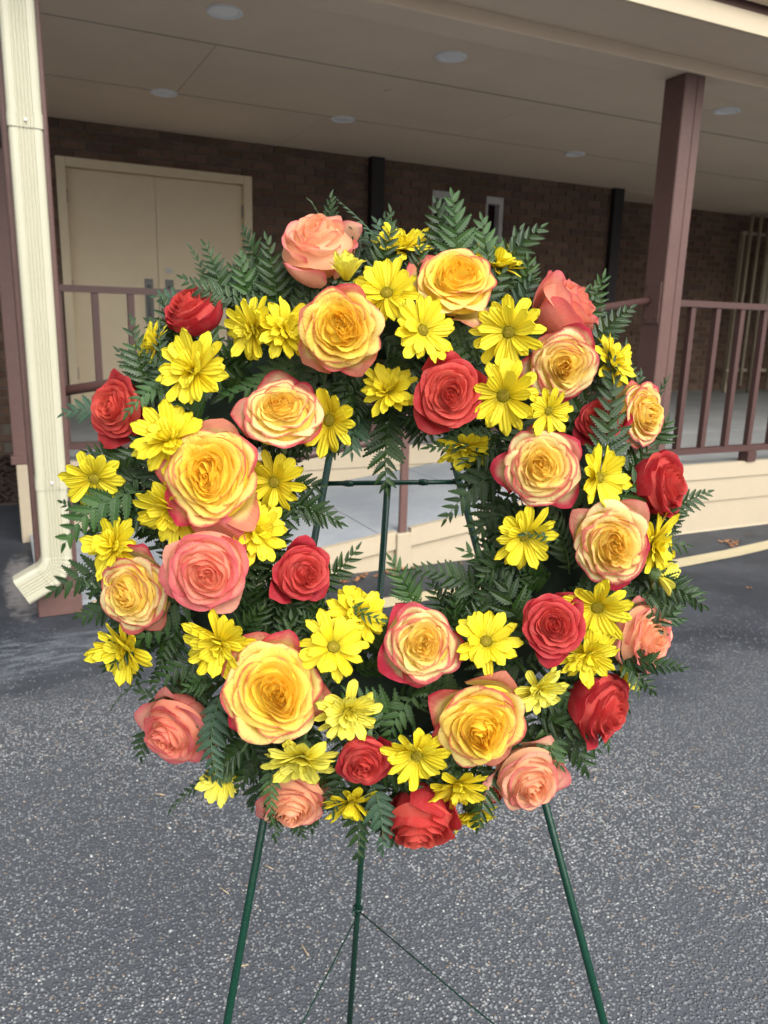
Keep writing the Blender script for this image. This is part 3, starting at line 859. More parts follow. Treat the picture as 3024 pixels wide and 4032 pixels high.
for x, y, lb in spots:
    o = link('fallen_leaf', rng.choice(lm), mw=Matrix.Translation((x, y, .003)) @ Matrix.Rotation(rng.uniform(0, 6.3), 4, 'Z') @ Matrix.Scale(rng.uniform(.6, 1.2), 4))
    tag(o, lb, 'leaf', 'fallen leaves on the asphalt')
m = MB()
for i in range(14):
    x, y = rng.uniform(.3, 1.9), rng.uniform(.75, 2.4); a = rng.uniform(0, 3.1); l = rng.uniform(.008, .02)
    m.tube([(x - l * math.cos(a), y - l * math.sin(a), .005), (x + l * math.cos(a), y + l * math.sin(a), .006)], .0012, 5)
tag(m.build('straw', M['paleleaf']), 'scattered pale bits of straw on the asphalt', kind='stuff')

# loose chippings standing proud of the near asphalt
rr = np.random.RandomState(4)
N = 15000
px = rr.uniform(-.35, 2.3, N); py = rr.uniform(.35, 2.75, N)
keep = (py < np.maximum(2.78 - .42 * px, 1.98) - .15 + rr.uniform(-.25, .15, N)) & (px < .25 + .95 * py) & (px > -.45 + .02 * py)
px, py = px[keep], py[keep]; N = len(px)
octv = np.array([(1, 0, 0), (0, 1, 0), (-1, 0, 0), (0, -1, 0), (0, 0, 1)], float)
octf = np.array([(0, 1, 4), (1, 2, 4), (2, 3, 4), (3, 0, 4)])
ang = rr.uniform(0, 6.3, N); sz = rr.uniform(.0016, .0034, N); big = rr.rand(N) > .992; sz[big] *= 1.9
v5 = octv[None] * np.stack([sz, sz * rr.uniform(.6, 1, N), sz * rr.uniform(.5, .9, N)], 1)[:, None, :]
v5 = v5 + rr.uniform(-.0006, .0006, v5.shape)
ca, sa = np.cos(ang)[:, None], np.sin(ang)[:, None]
vx = v5[..., 0] * ca - v5[..., 1] * sa + px[:, None]; vy = v5[..., 0] * sa + v5[..., 1] * ca + py[:, None]; vz = v5[..., 2]
V = np.stack([vx, vy, vz], 2).reshape(-1, 3); Fc = (octf[None] + (np.arange(N) * 5)[:, None, None]).reshape(-1, 3)
me = bpy.data.meshes.new('chippings'); me.from_pydata(V.tolist(), [], Fc.tolist())
at = me.attributes.new('tone', 'FLOAT', 'POINT'); at.data.foreach_set('value', np.repeat(rr.rand(N) ** .8, 5))
me.materials.append(M['pebble']); me.update()
tag(link('gravel', me), 'loose grey and white stone chippings bedded in the asphalt', kind='stuff')
ROSES=[
 ("P",-69.3,283.1,48,45.1,-0.1,1,50,1,"pale peach rose with blushing guard petals crowning the top of the wreath","top peach rose"),
 ("Y",-41.5,175.3,118,41.3,0.1,-1,8,2,"large round yellow rose with pink tips below the topmost peach rose","upper yellow rose"),
 ("Y",73.8,234.6,84,40.3,0.2,1,24,3,"yellow rose with crimson edges at one o'clock under the tall fern tips","top crimson-edged yellow rose"),
 ("P",197.2,216.7,39,36.6,0.8,0.6,66,4,"peach rose seen from the side at one o'clock, behind a yellow rose","side-on peach rose"),
 ("Y",179.6,146.5,93,36.6,0.1,-1,14,5,"ruffled pale yellow rose overlapping the side-on peach rose","ruffled yellow rose"),
 ("R",63.4,116.0,108,38.2,0.1,-0.2,6,6,"coral red rose facing forward just above the hole of the wreath","red rose above the hole"),
 ("R",-204.8,217.9,41,32.6,-0.6,0.8,52,7,"deep red rose seen from the side at eleven o'clock, pointing up and outward","ten o'clock red rose"),
 ("R",-283.3,109.9,47,35.3,-1,0,34,8,"coral red rose at ten o'clock, half covered by a fern leaf","nine o'clock red rose"),
 ("Y",-103.5,100.0,94,40.7,0.2,0.6,24,9,"wide yellow rose with crimson outer petals between the hole and the outer red roses","crimson-edged rose"),
 ("Y",-168.7,35.1,115,47.7,-0.1,0.2,8,10,"biggest yellow rose, beside the hole, with a crinkled golden centre","biggest yellow rose"),
 ("Y",270.3,102.5,55,32.1,1,-0.1,42,11,"small yellow rose turned outward at two o'clock beside the porch post","small rim yellow rose"),
 ("Y",154.1,43.2,100,39.5,-0.1,0,8,12,"yellow rose with a tight spiral centre, beside the hole near the easel leg","spiral yellow rose"),
 ("R",293.7,31.2,52,36.1,1,0.1,52,13,"crimson rose turned outward at three o'clock in front of the cream siding","crimson rim rose"),
 ("Y",226.1,-33.1,100,41.8,0,-0.2,8,14,"large yellow rose with pink-tipped petals at three o'clock","large pink-tipped yellow rose"),
 ("Y",-255.9,-81.6,74,40.8,-1,-0.3,18,15,"yellow rose with magenta edges at eight o'clock beside the big salmon rose","magenta-edged rose"),
 ("P",-170.9,-56.7,115,44.1,0.1,-0.1,12,16,"big salmon pink rose directly below the biggest yellow rose","big salmon rose"),
 ("R",-82.8,-61.5,64,31.7,1,0,38,17,"red rose at the edge of the hole, turned towards the hole","red rose by the hole"),
 ("Y",-107.5,-174.7,111,50.7,0.1,0.1,9,18,"large golden rose at seven o'clock with wine red tips on one side","large golden rose"),
 ("Y",36.8,-132.5,93,38.9,0,0.1,8,19,"creamy yellow rose framed by crimson guard petals directly below the hole","cream rose below the hole"),
 ("Y",96.7,-210.3,107,45.1,0,-1,12,20,"large yellow rose with orange guard petals at the lower beside the wreath","orange-guarded rose"),
 ("R",165.6,-111.9,104,35.2,0,0.1,8,21,"round dark coral rose with a tight spiral at four o'clock, below the large yellow rose","round dark coral rose"),
 ("P",277.6,-132.5,43,38.4,1,-0.1,46,22,"pale peach rose turned outward at four o'clock over dark asphalt","rim peach rose by dark asphalt"),
 ("R",231.4,-208.5,45,39.3,0.8,-0.35,50,23,"red rose pointing outward over the grey asphalt","outward red rose"),
 ("P",154.9,-284.6,41,41.5,0.4,-1,32,24,"peach rose at five o'clock, just above the easel leg nearer the post","bottom peach rose by the leg"),
 ("R",-19.7,-248.9,91,29.7,0,-1,22,25,"dark red rose at the bottom between two yellow daisies, with coral inner petals","bottom dark red rose"),
 ("R",37.8,-330.6,41,39.5,0,-1,56,26,"lowest red rose, nodding down at the bottom of the wreath","lowest red rose"),
 ("P",-222.6,-234.8,39,43.6,-0.6,-0.7,38,27,"peach and pink rose at seven o'clock facing down and outward","down-facing peach and pink rose"),
 ("P",-96.3,-310.0,39,38.6,0,-1,42,28,"peach rose facing down at seven o'clock, above the easel leg nearer the downspout","low peach rose"),
 ("R",114.1,-307.8,9,17.4,-0.2,-1,62,29,"small coral rosebud hanging behind the lowest daisies","small coral rosebud"),
 ("R",222.5,96.7,63,25.0,-0.4,0.2,40,30,"small red rose half hidden behind fern leaflets at two o'clock","hidden red rose"),
]
DAISIES=[
 (-37.5,230.3,97,28.6,0.05,1,62,"b",1,"small half-open yellow daisy cupped upward in front of the top peach rose","cupped daisy"),
 (18.9,278.3,45,32.5,0.1,1,50,"c",2,"yellow daisy behind fern tips at the very top of the wreath","topmost daisy"),
 (2.5,218.2,95,33.3,0,0,6,"d",3,"yellow daisy with a large green centre between the two top yellow roses","top green-eyed daisy"),
 (37.3,177.1,112,32.5,0.5,-0.1,16,"d",4,"yellow daisy overlapping another just above the coral red rose","daisy above the red rose"),
 (119.7,260.6,41,30.6,0.4,1,55,"c",5,"yellow daisy seen from the side behind the top crimson-edged yellow rose","side-on top daisy"),
 (123.9,178.3,99,34.0,-0.3,-0.1,22,"d",6,"yellow daisy between the coral red rose and the ruffled rose","upper inner daisy"),
 (117.5,114.5,105,34.7,0,0,5,"d",7,"flat open yellow daisy with a round green eye beside the coral red rose","flat green-eyed daisy"),
 (161.5,99.3,106,22.8,0,-0.2,8,"d",8,"small frilly yellow daisy with a dark centre under the ruffled rose","small frilly daisy"),
 (5.0,123.5,73,29.5,-0.1,0.5,28,"c",9,"yellow daisy tucked in shade between the upper yellow rose and the red rose","shaded upper daisy"),
 (-55.8,94.0,73,34.2,-0.5,-0.1,32,"d",10,"yellow daisy with an olive eye hanging over the upper beside the hole","daisy over the hole"),
 (-130.7,183.0,91,30.7,-0.1,0.2,14,"c",11,"full yellow daisy with hidden eye beside the upper yellow rose","full upper daisy"),
 (-101.1,183.2,90,30.7,0.8,0.1,42,"c",12,"yellow daisy turned outward, touching the beside the upper yellow rose","outward-turned upper daisy"),
 (-177.5,247.2,12,21.5,-0.2,1,50,"c",13,"small yellow daisy behind ferns above the ten o'clock red rose","small hidden upper daisy"),
 (-188.9,140.9,93,37.1,-0.1,0.1,12,"c",14,"large full yellow daisy below the ten o'clock red rose","large upper daisy"),
 (-242.8,175.9,41,30.6,-0.9,0.3,58,"c",15,"yellow daisy turned outward at ten o'clock behind the fern tips","outward-turned rim daisy"),
 (-212.4,71.8,98,38.7,-0.2,0.7,24,"c",16,"large bright yellow daisy overlapping the top of the biggest yellow rose","bright daisy"),
 (-303.2,34.9,57,32.0,-0.3,0.1,18,"d",17,"yellow daisy with an olive eye at nine o'clock beside the downspout","daisy by the downspout"),
 (-113.4,30.6,69,31.5,0.1,0.1,10,"d",18,"yellow daisy peeking out beside the biggest yellow rose","peeking daisy"),
 (-212.1,2.8,82,37.6,-0.3,-0.7,30,"c",19,"yellow daisy under the lower edge of the biggest yellow rose","daisy under the biggest rose"),
 (-281.5,-36.8,58,34.9,-0.6,0.2,26,"c",20,"yellow daisy behind the fern above the magenta-edged rose at nine o'clock","fern-striped daisy"),
 (-127.8,-20.6,86,30.8,0.4,0.4,26,"c",21,"yellow daisy between the biggest yellow rose and the red rose by the hole","daisy beside the salmon rose"),
 (-162.1,-129.6,99,34.9,-0.1,-0.6,26,"c",22,"yellow daisy with drooping petals directly below the big salmon rose","drooping daisy below salmon"),
 (-271.5,-145.2,47,37.3,-0.7,-0.4,34,"c",23,"yellow daisy drooping at eight o'clock under the magenta-edged rose","drooping outer rim daisy"),
 (-50.2,-133.8,102,33.9,0,-0.2,14,"d",24,"yellow daisy with a brown-green eye beside the large golden rose","brown-eyed lower daisy"),
 (-27.8,-107.3,59,32.9,0.2,0.5,32,"c",25,"yellow daisy rising into the hole behind the brown-eyed daisy","daisy rising into the hole"),
 (-35.5,-196.4,102,31.1,0.3,-0.4,28,"c",26,"pale yellow daisy beside the large golden rose, above the dark red rose","pale daisy above dark red rose"),
 (-82.3,-243.9,92,37.1,-0.1,-1,46,"c",27,"pale yellow daisy drooping like a skirt beneath the large golden rose","skirted pale daisy"),
 (-170.7,-282.6,41,27.7,-0.6,-0.8,122,"k",28,"pale yellow daisy showing its green back at seven o'clock","back-turned lower daisy"),
 (32.6,-243.2,95,32.4,0,-0.6,20,"d",29,"full yellow daisy with a hollow green eye beside the dark red rose","full bottom daisy"),
 (76.6,-283.1,59,31.9,0.3,-1,44,"c",30,"yellow daisy drooping below the orange-guarded rose at the bottom","drooping bottom daisy"),
 (95.1,-326.0,23,28.3,0.2,-1,58,"c",31,"lowest yellow daisy, hanging under another at five o'clock","lowest daisy"),
 (-34.4,-308.1,39,32.7,-0.1,-1,52,"c",32,"yellow daisy behind dark fern leaflets at the very bottom of the wreath","fern-covered bottom daisy"),
 (102.1,-129.7,93,32.4,0,0.3,24,"d",33,"yellow daisy beside the cream rose, below the hole","daisy beside the cream rose"),
 (154.2,-176.6,94,27.7,0.2,0,16,"c",34,"pale yellow daisy with closed centre beside the orange-guarded rose","pale closed daisy"),
 (206.5,-144.1,80,30.1,0.1,-0.5,30,"c",35,"yellow daisy under the round dark coral rose at four o'clock","daisy under the coral rose"),
 (214.8,-96.1,88,33.6,-0.1,-0.2,14,"d",36,"yellow daisy with a green eye just below the large pink-tipped yellow rose","green-eyed lower daisy"),
 (266.1,-183.4,5,21.6,0.5,-0.3,40,"c",37,"small yellow daisy showing behind the outward red rose","small daisy behind red rose"),
 (142.0,-24.3,85,32.8,0,0.1,14,"d",38,"yellow daisy beside the hole with a fern sprig across its eye","fern-crossed daisy"),
 (214.6,34.3,94,31.5,0.3,0,16,"d",39,"yellow daisy between the spiral yellow rose and the crimson rim rose","daisy beside the spiral rose"),
 (235.3,154.6,62,29.9,0.8,0.3,50,"c",40,"yellow daisy turned outward at two o'clock behind a dark fern","upper outer rim daisy"),
 (84.7,70.3,51,28.3,0,-1,60,"c",41,"yellow daisy hanging into the top beside the hole behind fern leaves","daisy hanging into the hole"),
 (282.7,-33.7,50,35.2,0.9,-0.2,48,"c",42,"yellow daisy turned outward behind the large pink-tipped yellow rose, over the stripe","outward-turned rim daisy"),
 (286.0,-66.6,54,25.3,1,-0.35,112,"k",43,"small yellow daisy showing its green cup at three o'clock over asphalt","back-turned rim daisy"),
 (149.7,-298.8,-1,20.8,0.3,0.3,30,"c",44,"small yellow daisy glimpsed behind the bottom peach rose by the leg","glimpsed bottom daisy"),
]
FRONDS=[
 (76.9,230.4,40,68.9,332.8,70,26.7,0.02,0,1,"tall pale green fern frond standing upright at the top of the wreath"),
 (122.8,233.2,30,101.3,312.8,55,24.3,-0.05,0.1,1,"second tall fern frond, leaning beside the topmost one"),
 (142.0,235.9,20,152.6,270.8,45,19.7,0.1,0.2,1,"short fern frond behind the side-on daisy at one o'clock"),
 (15.4,261.2,20,-54.5,333.2,50,12.7,-0.15,1.1,2,"thin bluish fern frond arching sideways above the topmost daisy"),
 (-15.2,270.9,5,6.3,333.6,20,15.2,0.12,0.5,0,"slim fern frond leaning behind the topmost peach rose"),
 (-69.0,290.9,-25,-84.1,352.6,-10,7.3,0.1,1.2,0,"hair thin fern tip poking up behind the topmost peach rose"),
 (15.6,238.7,10,-11.8,320.1,25,23.2,0.05,0.2,2,"grey green fern frond beside the topmost peach rose"),
 (29.6,217.9,50,35.3,273.9,86,20.6,0.05,0,0,"dark fern frond crossing in front of the topmost daisy"),
 (-4.6,227.7,50,9.6,288.7,84,20.6,-0.05,0,0,"upright dark fern frond beside the frond crossing the topmost daisy"),
 (-114.8,208.2,30,-124.3,290.6,60,22.2,0.03,0.1,0,"pointed dark fern frond rising beside the topmost peach rose"),
 (-135.6,214.4,25,-151.2,274.1,50,21.5,-0.08,0.2,1,"broad fern frond at eleven o'clock beside the pointed one"),
 (-174.9,218.2,30,-191.8,285.3,50,17.6,0.08,0.1,0,"upright fern frond at eleven o'clock in front of the door"),
 (-192.1,215.7,20,-209.7,286.5,35,12.9,0.05,0.8,0,"narrow fern frond at eleven o'clock, beside the upright one"),
 (-146.6,225.8,20,-185.2,270.0,40,19.8,-0.1,0.3,2,"bluish fern frond fanning out above the small hidden daisy"),
 (-200.6,209.1,5,-252.9,235.9,20,20.3,0.1,0.2,2,"fern frond fanning out behind the ten o'clock red rose"),
 (-210.9,188.5,5,-262.0,211.8,15,20.4,-0.1,0.2,0,"dark fern frond spreading below the ten o'clock red rose"),
 (-237.1,121.6,40,-272.5,168.0,60,14.5,0.05,0.1,0,"toothed fern frond pointing up at ten o'clock"),
 (-217.2,115.3,50,-255.2,170.6,66,15.3,0.08,0.1,0,"second toothed fern frond beside it at ten o'clock"),
 (-231.5,147.7,60,-231.0,193.6,70,11.4,0,0.1,0,"small fern tip standing before the outward-turned rim daisy"),
 (-209.6,131.6,70,-256.9,94.6,100,15.6,0.1,0.1,1,"green fern frond lying across the nine o'clock red rose"),
 (-300.2,106.7,0,-357.7,107.0,10,20.5,0.1,0.3,2,"pale fern frond reaching out to the downspout at mid height"),
 (-257.3,59.8,5,-334.5,48.3,25,20.1,-0.05,0.2,0,"dark fern frond behind the daisy by the downspout"),
 (-251.4,43.3,25,-312.8,10.4,36,20.9,0.1,0,0,"glossy fern frond above the long swept frond"),
 (-247.0,22.7,40,-336.2,-40.5,60,29.9,0.14,0.05,1,"long fern frond with spread leaflets sweeping down over the downspout"),
 (-274.3,-69.4,0,-367.2,-92.6,25,28.2,0.12,0.1,0,"dark fern frond reaching furthest out, beside the downspout elbow"),
 (-279.5,-85.0,0,-340.9,-116.6,15,22.4,-0.1,0.1,0,"dark fern frond drooping below the furthest-reaching one"),
 (-261.7,-190.7,-10,-305.9,-220.1,-6,8.3,0.1,1,0,"thin fern tip hanging at eight o'clock below the drooping daisy"),
 (-180.0,-202.9,5,-270.0,-192.1,30,22.0,-0.1,0.1,0,"dark fern frond lying above the down-facing peach and pink rose"),
 (-182.7,-180.0,40,-207.3,-185.4,60,16.4,0.1,0.1,1,"fern frond crossing the top of the down-facing peach and pink rose"),
 (-256.5,-237.9,-10,-273.3,-278.2,-5,17.7,0.1,0.2,0,"dark fern frond hanging down at eight o'clock"),
 (-165.9,-182.7,50,-166.0,-280.4,78,21.7,0.1,0.1,2,"long fern frond hanging down between the peach rose and the golden rose"),
 (-171.7,-299.0,-5,-239.8,-335.8,5,12.4,0.1,0.9,0,"narrow seeding fern frond pointing down and outward at seven o'clock"),
 (-110.8,-248.1,60,-111.7,-311.9,88,14.9,0.05,0.1,1,"fern frond hanging in front of the low peach rose"),
 (-140.4,-278.2,-5,-147.4,-333.6,0,22.8,-0.1,0.2,0,"dark fern frond beside the top of the easel leg nearer the downspout"),
 (-99.3,-332.2,-10,-90.9,-364.2,-5,15.6,0.1,0.1,0,"small fern tip under the low peach rose"),
 (-20.1,-277.0,15,-26.1,-379.0,35,23.9,0.03,0.1,0,"longest fern frond hanging at the very bottom over the rear easel leg"),
 (-14.5,-282.1,45,-1.7,-355.5,64,21.1,-0.08,0.1,2,"grey green fern frond hanging beside the longest bottom one"),
 (-34.8,-272.2,30,-53.1,-317.2,56,17.5,0.1,0.1,0,"fern frond hanging sideways across the fern-covered bottom daisy"),
 (178.5,-221.0,15,220.4,-285.2,30,28.0,-0.1,0.1,0,"broad dark fern frond drooping at five o'clock"),
 (175.4,-227.2,30,188.4,-270.7,50,22.5,0.1,0.1,1,"short fern frond drooping beside the broad one at five o'clock"),
 (161.3,-208.4,25,218.0,-228.4,58,21.3,0.1,0.1,0,"dark fern frond crossing toward the outward red rose"),
 (271.2,-95.9,-5,326.8,-104.3,20,21.3,0.05,0.2,0,"dark fern frond reaching out over the asphalt at four o'clock"),
 (286.4,-124.0,-20,335.9,-120.2,0,21.8,-0.1,0.1,1,"green fern tip behind the rim peach rose by dark asphalt"),
 (264.5,-69.4,0,309.1,-60.2,20,18.2,0.1,0.2,0,"narrow fern frond at three o'clock above the back-turned daisy"),
 (295.5,-38.3,0,330.5,12.0,30,18.0,-0.05,0.1,0,"upturned fern frond at three o'clock against the cream siding"),
 (212.6,-11.6,60,230.9,170.3,72,27.6,0.03,0,0,"tall dark fern frond standing over the rim at two o'clock"),
 (210.3,-16.6,50,268.6,46.0,66,28.8,0.06,0,1,"bright fern frond fanning out below the small rim yellow rose"),
 (290.4,75.6,0,309.4,101.5,22,20.2,0.1,0.1,1,"pale fern frond beside the small rim yellow rose"),
 (288.4,107.9,-10,315.7,151.6,10,15.4,-0.1,0.9,0,"thin curling fern frond before the porch post"),
 (212.7,210.3,0,237.0,256.7,35,19.9,0.05,0.1,1,"fern frond behind the side-on peach rose at one o'clock"),
 (229.5,190.7,-5,256.4,197.4,20,17.2,-0.1,0.2,2,"bluish fern tip pointing outward at two o'clock"),
 (131.9,210.6,20,156.0,250.2,40,19.8,0.1,0.1,2,"bluish fern frond beside the side-on peach rose"),
 (10.4,114.4,20,4.2,18.7,45,26.5,0.05,0.1,0,"dark fern frond hanging down the middle of the hole"),
 (-24.8,103.1,30,-33.8,58.8,55,24.3,0.05,0.1,2,"bluish dark fern frond at the top beside the hole"),
 (0.3,114.4,20,-61.6,54.9,40,24.7,0.1,0.1,0,"dark fern frond hanging to the upper beside the hole"),
 (31.0,115.7,10,37.8,73.1,30,23.0,-0.1,0.1,0,"short fern frond at the top of the hole under the red rose"),
 (118.9,87.0,40,41.3,66.6,60,16.4,-0.05,0.1,1,"fern frond pointing inward across the daisy hanging into the hole"),
 (148.8,74.8,10,77.8,23.0,30,26.0,-0.1,0.1,0,"dark fern frond over the easel leg nearer the post at the hole"),
 (140.4,48.0,30,61.7,-14.3,45,24.6,0.1,0.1,0,"fern frond drooping into the hole at three o'clock"),
 (147.1,23.3,20,100.3,-32.0,30,26.0,0.1,0.1,0,"dark fern frond at three o'clock edge of the hole"),
 (-117.5,8.2,10,-41.8,-14.5,30,23.0,-0.08,0.1,0,"fern frond reaching into the hole at nine o'clock"),
 (-117.5,44.0,10,-65.6,28.4,20,23.3,0.1,0.1,0,"dark fern frond above it at the beside the hole"),
 (-97.1,-84.0,10,-25.5,-34.1,40,21.8,0.1,0.1,0,"fern frond rising into the lower beside the hole"),
 (36.1,-114.7,10,4.2,-46.5,40,22.7,0.04,0.1,1,"fern frond rising in the bottom of the hole by the rear leg"),
 (116.7,-98.2,20,24.9,-62.0,44,21.7,0.1,0.1,0,"fern frond sweeping across the bottom of the hole"),
 (88.3,-131.6,0,50.9,-67.8,20,20.3,-0.1,0.1,0,"small fern frond in the lower beside the hole"),
 (142.8,-93.7,15,79.4,-39.1,40,24.7,0.1,0.1,1,"fern frond at four o'clock edge of the hole"),
 (195.7,-65.5,50,159.6,12.4,72,19.0,0.05,0.1,0,"dark fern frond beside the fern-crossed daisy"),
 (179.2,-30.1,80,137.8,-22.6,96,9.2,0.05,0.1,0,"fern sprig lying across the eye of the daisy beside the hole"),
 (-95.9,-169.1,20,-113.5,-105.8,40,24.7,0.05,0.1,0,"shaded fern frond between the salmon rose and the red rose by the hole"),
 (-65.6,-108.3,20,-92.6,-89.9,50,24.4,0.05,0.1,0,"shaded fern frond below the red rose by the hole"),
 (-38.4,-93.6,60,0.2,-109.6,84,12.2,0.05,0.1,1,"small fern sprig across the daisy rising into the hole"),
 (-68.6,170.1,45,-173.1,118.5,62,24.1,-0.08,0.1,1,"fern frond spreading under the full upper daisy"),
 (-92.6,159.3,50,-117.2,122.7,66,22.0,0.1,0.1,0,"fern frond hanging between the full upper daisy and crimson-edged rose"),
 (34.4,-192.5,50,5.0,-236.7,66,21.1,0.1,0.1,1,"fern frond lying between the dark red rose and the orange-guarded rose"),
 (15.3,-197.1,30,63.4,-181.6,55,21.4,0.1,0.1,0,"fern frond below the cream rose at the bottom"),
 (152.1,-159.0,20,113.3,-183.8,45,21.6,0.1,0.1,0,"fern frond beneath the daisy beside the cream rose"),
 (183.2,-170.1,40,205.5,-212.1,50,16.6,0.1,0.1,1,"small fern frond pointing at the outward red rose"),
]
# ---------------------------------------------------------------- easel
t = empty('wire_easel', (.46, .75, 0)); tag(t, 'green enamelled wire easel with three legs holding up the wreath', 'easel')
RT, RA = .0048, .0048
LT, LF = Vector((.4824, 1.0882, 1.2826)), Vector((.0440, .6223, 0))
RT_, RF = Vector((.5524, 1.0543, 1.2847)), Vector((.6228, .3333, 0))
m = MB(); m.tube([LT, LF.lerp(LT, .5), LF], .0050, 12); under(t, m.build('leg', M['green_rod']))
m = MB(); m.tube([RT_, RF.lerp(RT_, .5), RF], .0050, 12); under(t, m.build('leg', M['green_rod']))
m = MB(); m.tube([(.4822, .9714, 1.0341), (.4708, .9968, .52), (.4595, 1.0223, 0)], .0050, 12); under(t, m.build('rear_leg', M['green_rod']))
m = MB(); m.tube([(.3890, 1.0105, 1.0313), (.48, .9672, 1.0352), (.5735, .9225, 1.039)], .0034, 10)
under(t, m.build('crossbar', M['green_rod']))
for p in ((.4300, .9895, 1.033), (.4822, .9655, 1.0352), (.5250, .946, 1.037)):
    m = MB(); m.tube([Vector(p) + Vector((-.006, .003, 0)), p, Vector(p) + Vector((.006, -.003, 0))], [.0040, .0049, .0040], 10); under(t, m.build('weld', M['green_rod']))
m = MB(); m.tube([LT, RT_], .0040, 10); under(t, m.build('top_bar', M['green_rod']))
K = Vector((.4664, 1.0069, .3128))
kp = [K + Vector((.0075 * math.cos(a), -.0075 * math.sin(a), .0015 * a / 6)) for a in np.linspace(0, 12, 30)]
kp = [K + Vector((-.012, -.006, .006)), K + Vector((-.013, -.010, .000)), K + Vector((-.006, -.010, -.003))] + kp
m = MB(); m.tube(kp, .0012, 6); under(t, m.build('wire_knot', M['green_rod']))
for e in ((.1159, .6987, .2104), (.6047, .5180, .3291)):
    E_ = Vector(e); mid_ = K.lerp(E_, .5) + Vector((0, 0, -.006))
    m = MB(); m.tube([K + Vector((0, -.007, 0)), mid_, E_, E_ + Vector((0, .008, .004))], .0012, 6); under(t, m.build('brace_wire', M['green_rod']))

# ---------------------------------------------------------------- wreath frame of reference (its own plane, leaning back on the easel)
WO = EYE + FWD * .88
WF = Matrix(((RIGHT.x, UP.x, -FWD.x, WO.x), (RIGHT.y, UP.y, -FWD.y, WO.y), (RIGHT.z, UP.z, -FWD.z, WO.z), (0, 0, 0, 1)))
CU, CV = 0.0, -.010
mm = MB(); n1, n2 = 72, 14; vs = []; fs = []
for i in range(n1):
    a = 2 * math.pi * i / n1
    for j in range(n2):
        b = 2 * math.pi * j / n2; r_ = .205 + .040 * math.cos(b); w_ = -.012 + .034 * math.sin(b)
        vs.append((CU + r_ * math.cos(a), CV + r_ * math.sin(a), w_))
for i in range(n1):
    for j in range(n2):
        fs.append((i * n2 + j, ((i + 1) % n1) * n2 + j, ((i + 1) % n1) * n2 + (j + 1) % n2, i * n2 + (j + 1) % n2))
mm.add(vs, fs, 0, True)
tag(mm.build('wreath_base', M['foam'], mw=WF.copy()), 'dark green foam ring of the wreath, hanging on the easel behind its flowers', 'wreath base')

# ---------------------------------------------------------------- petals
def grid_mesh(name, P, S, T, ring, rnd, mat, wrap=False):
    """P: (nv, nu, 3) points; S, T in 0..1; stores the petal's own coordinates as an attribute"""
    nv, nu = P.shape[:2]
    me = bpy.data.meshes.new(name)
    ii = np.arange(nv * nu).reshape(nv, nu)
    F = np.stack([ii[:-1, :-1], ii[1:, :-1], ii[1:, 1:], ii[:-1, 1:]], -1).reshape(-1, 4)
    me.vertices.add(nv * nu); me.vertices.foreach_set('co', P.reshape(-1).astype(np.float32))
    nf = len(F); me.loops.add(nf * 4); me.loops.foreach_set('vertex_index', F.reshape(-1).astype(np.int32))
    me.polygons.add(nf); me.polygons.foreach_set('loop_start', (np.arange(nf) * 4).astype(np.int32))
    me.polygons.foreach_set('loop_total', np.full(nf, 4, np.int32))
    me.polygons.foreach_set('use_smooth', np.ones(nf, bool))
    at = me.attributes.new('petal', 'FLOAT_COLOR', 'POINT')
    D = np.stack([S.reshape(-1), T.reshape(-1), np.full(nv * nu, ring), np.full(nv * nu, rnd)], 1).astype(np.float32)
    at.data.foreach_set('color', D.reshape(-1))
    me.materials.append(mat); me.update(); me.validate()
    return me

def facing_matrix(u, v, w, fx, fy, tilt, spin):
    d = Vector((fx, fy, 0))
    if d.length < 1e-4: d = Vector((0, 1, 0))
    d.normalize(); ta = math.radians(tilt)
    z = Vector((d.x * math.sin(ta), d.y * math.sin(ta), math.cos(ta)))
    q = Vector((0, 0, 1)).rotation_difference(z)
    return WF @ Matrix.Translation((u, v, w)) @ q.to_matrix().to_4x4() @ Matrix.Rotation(spin, 4, 'Z')

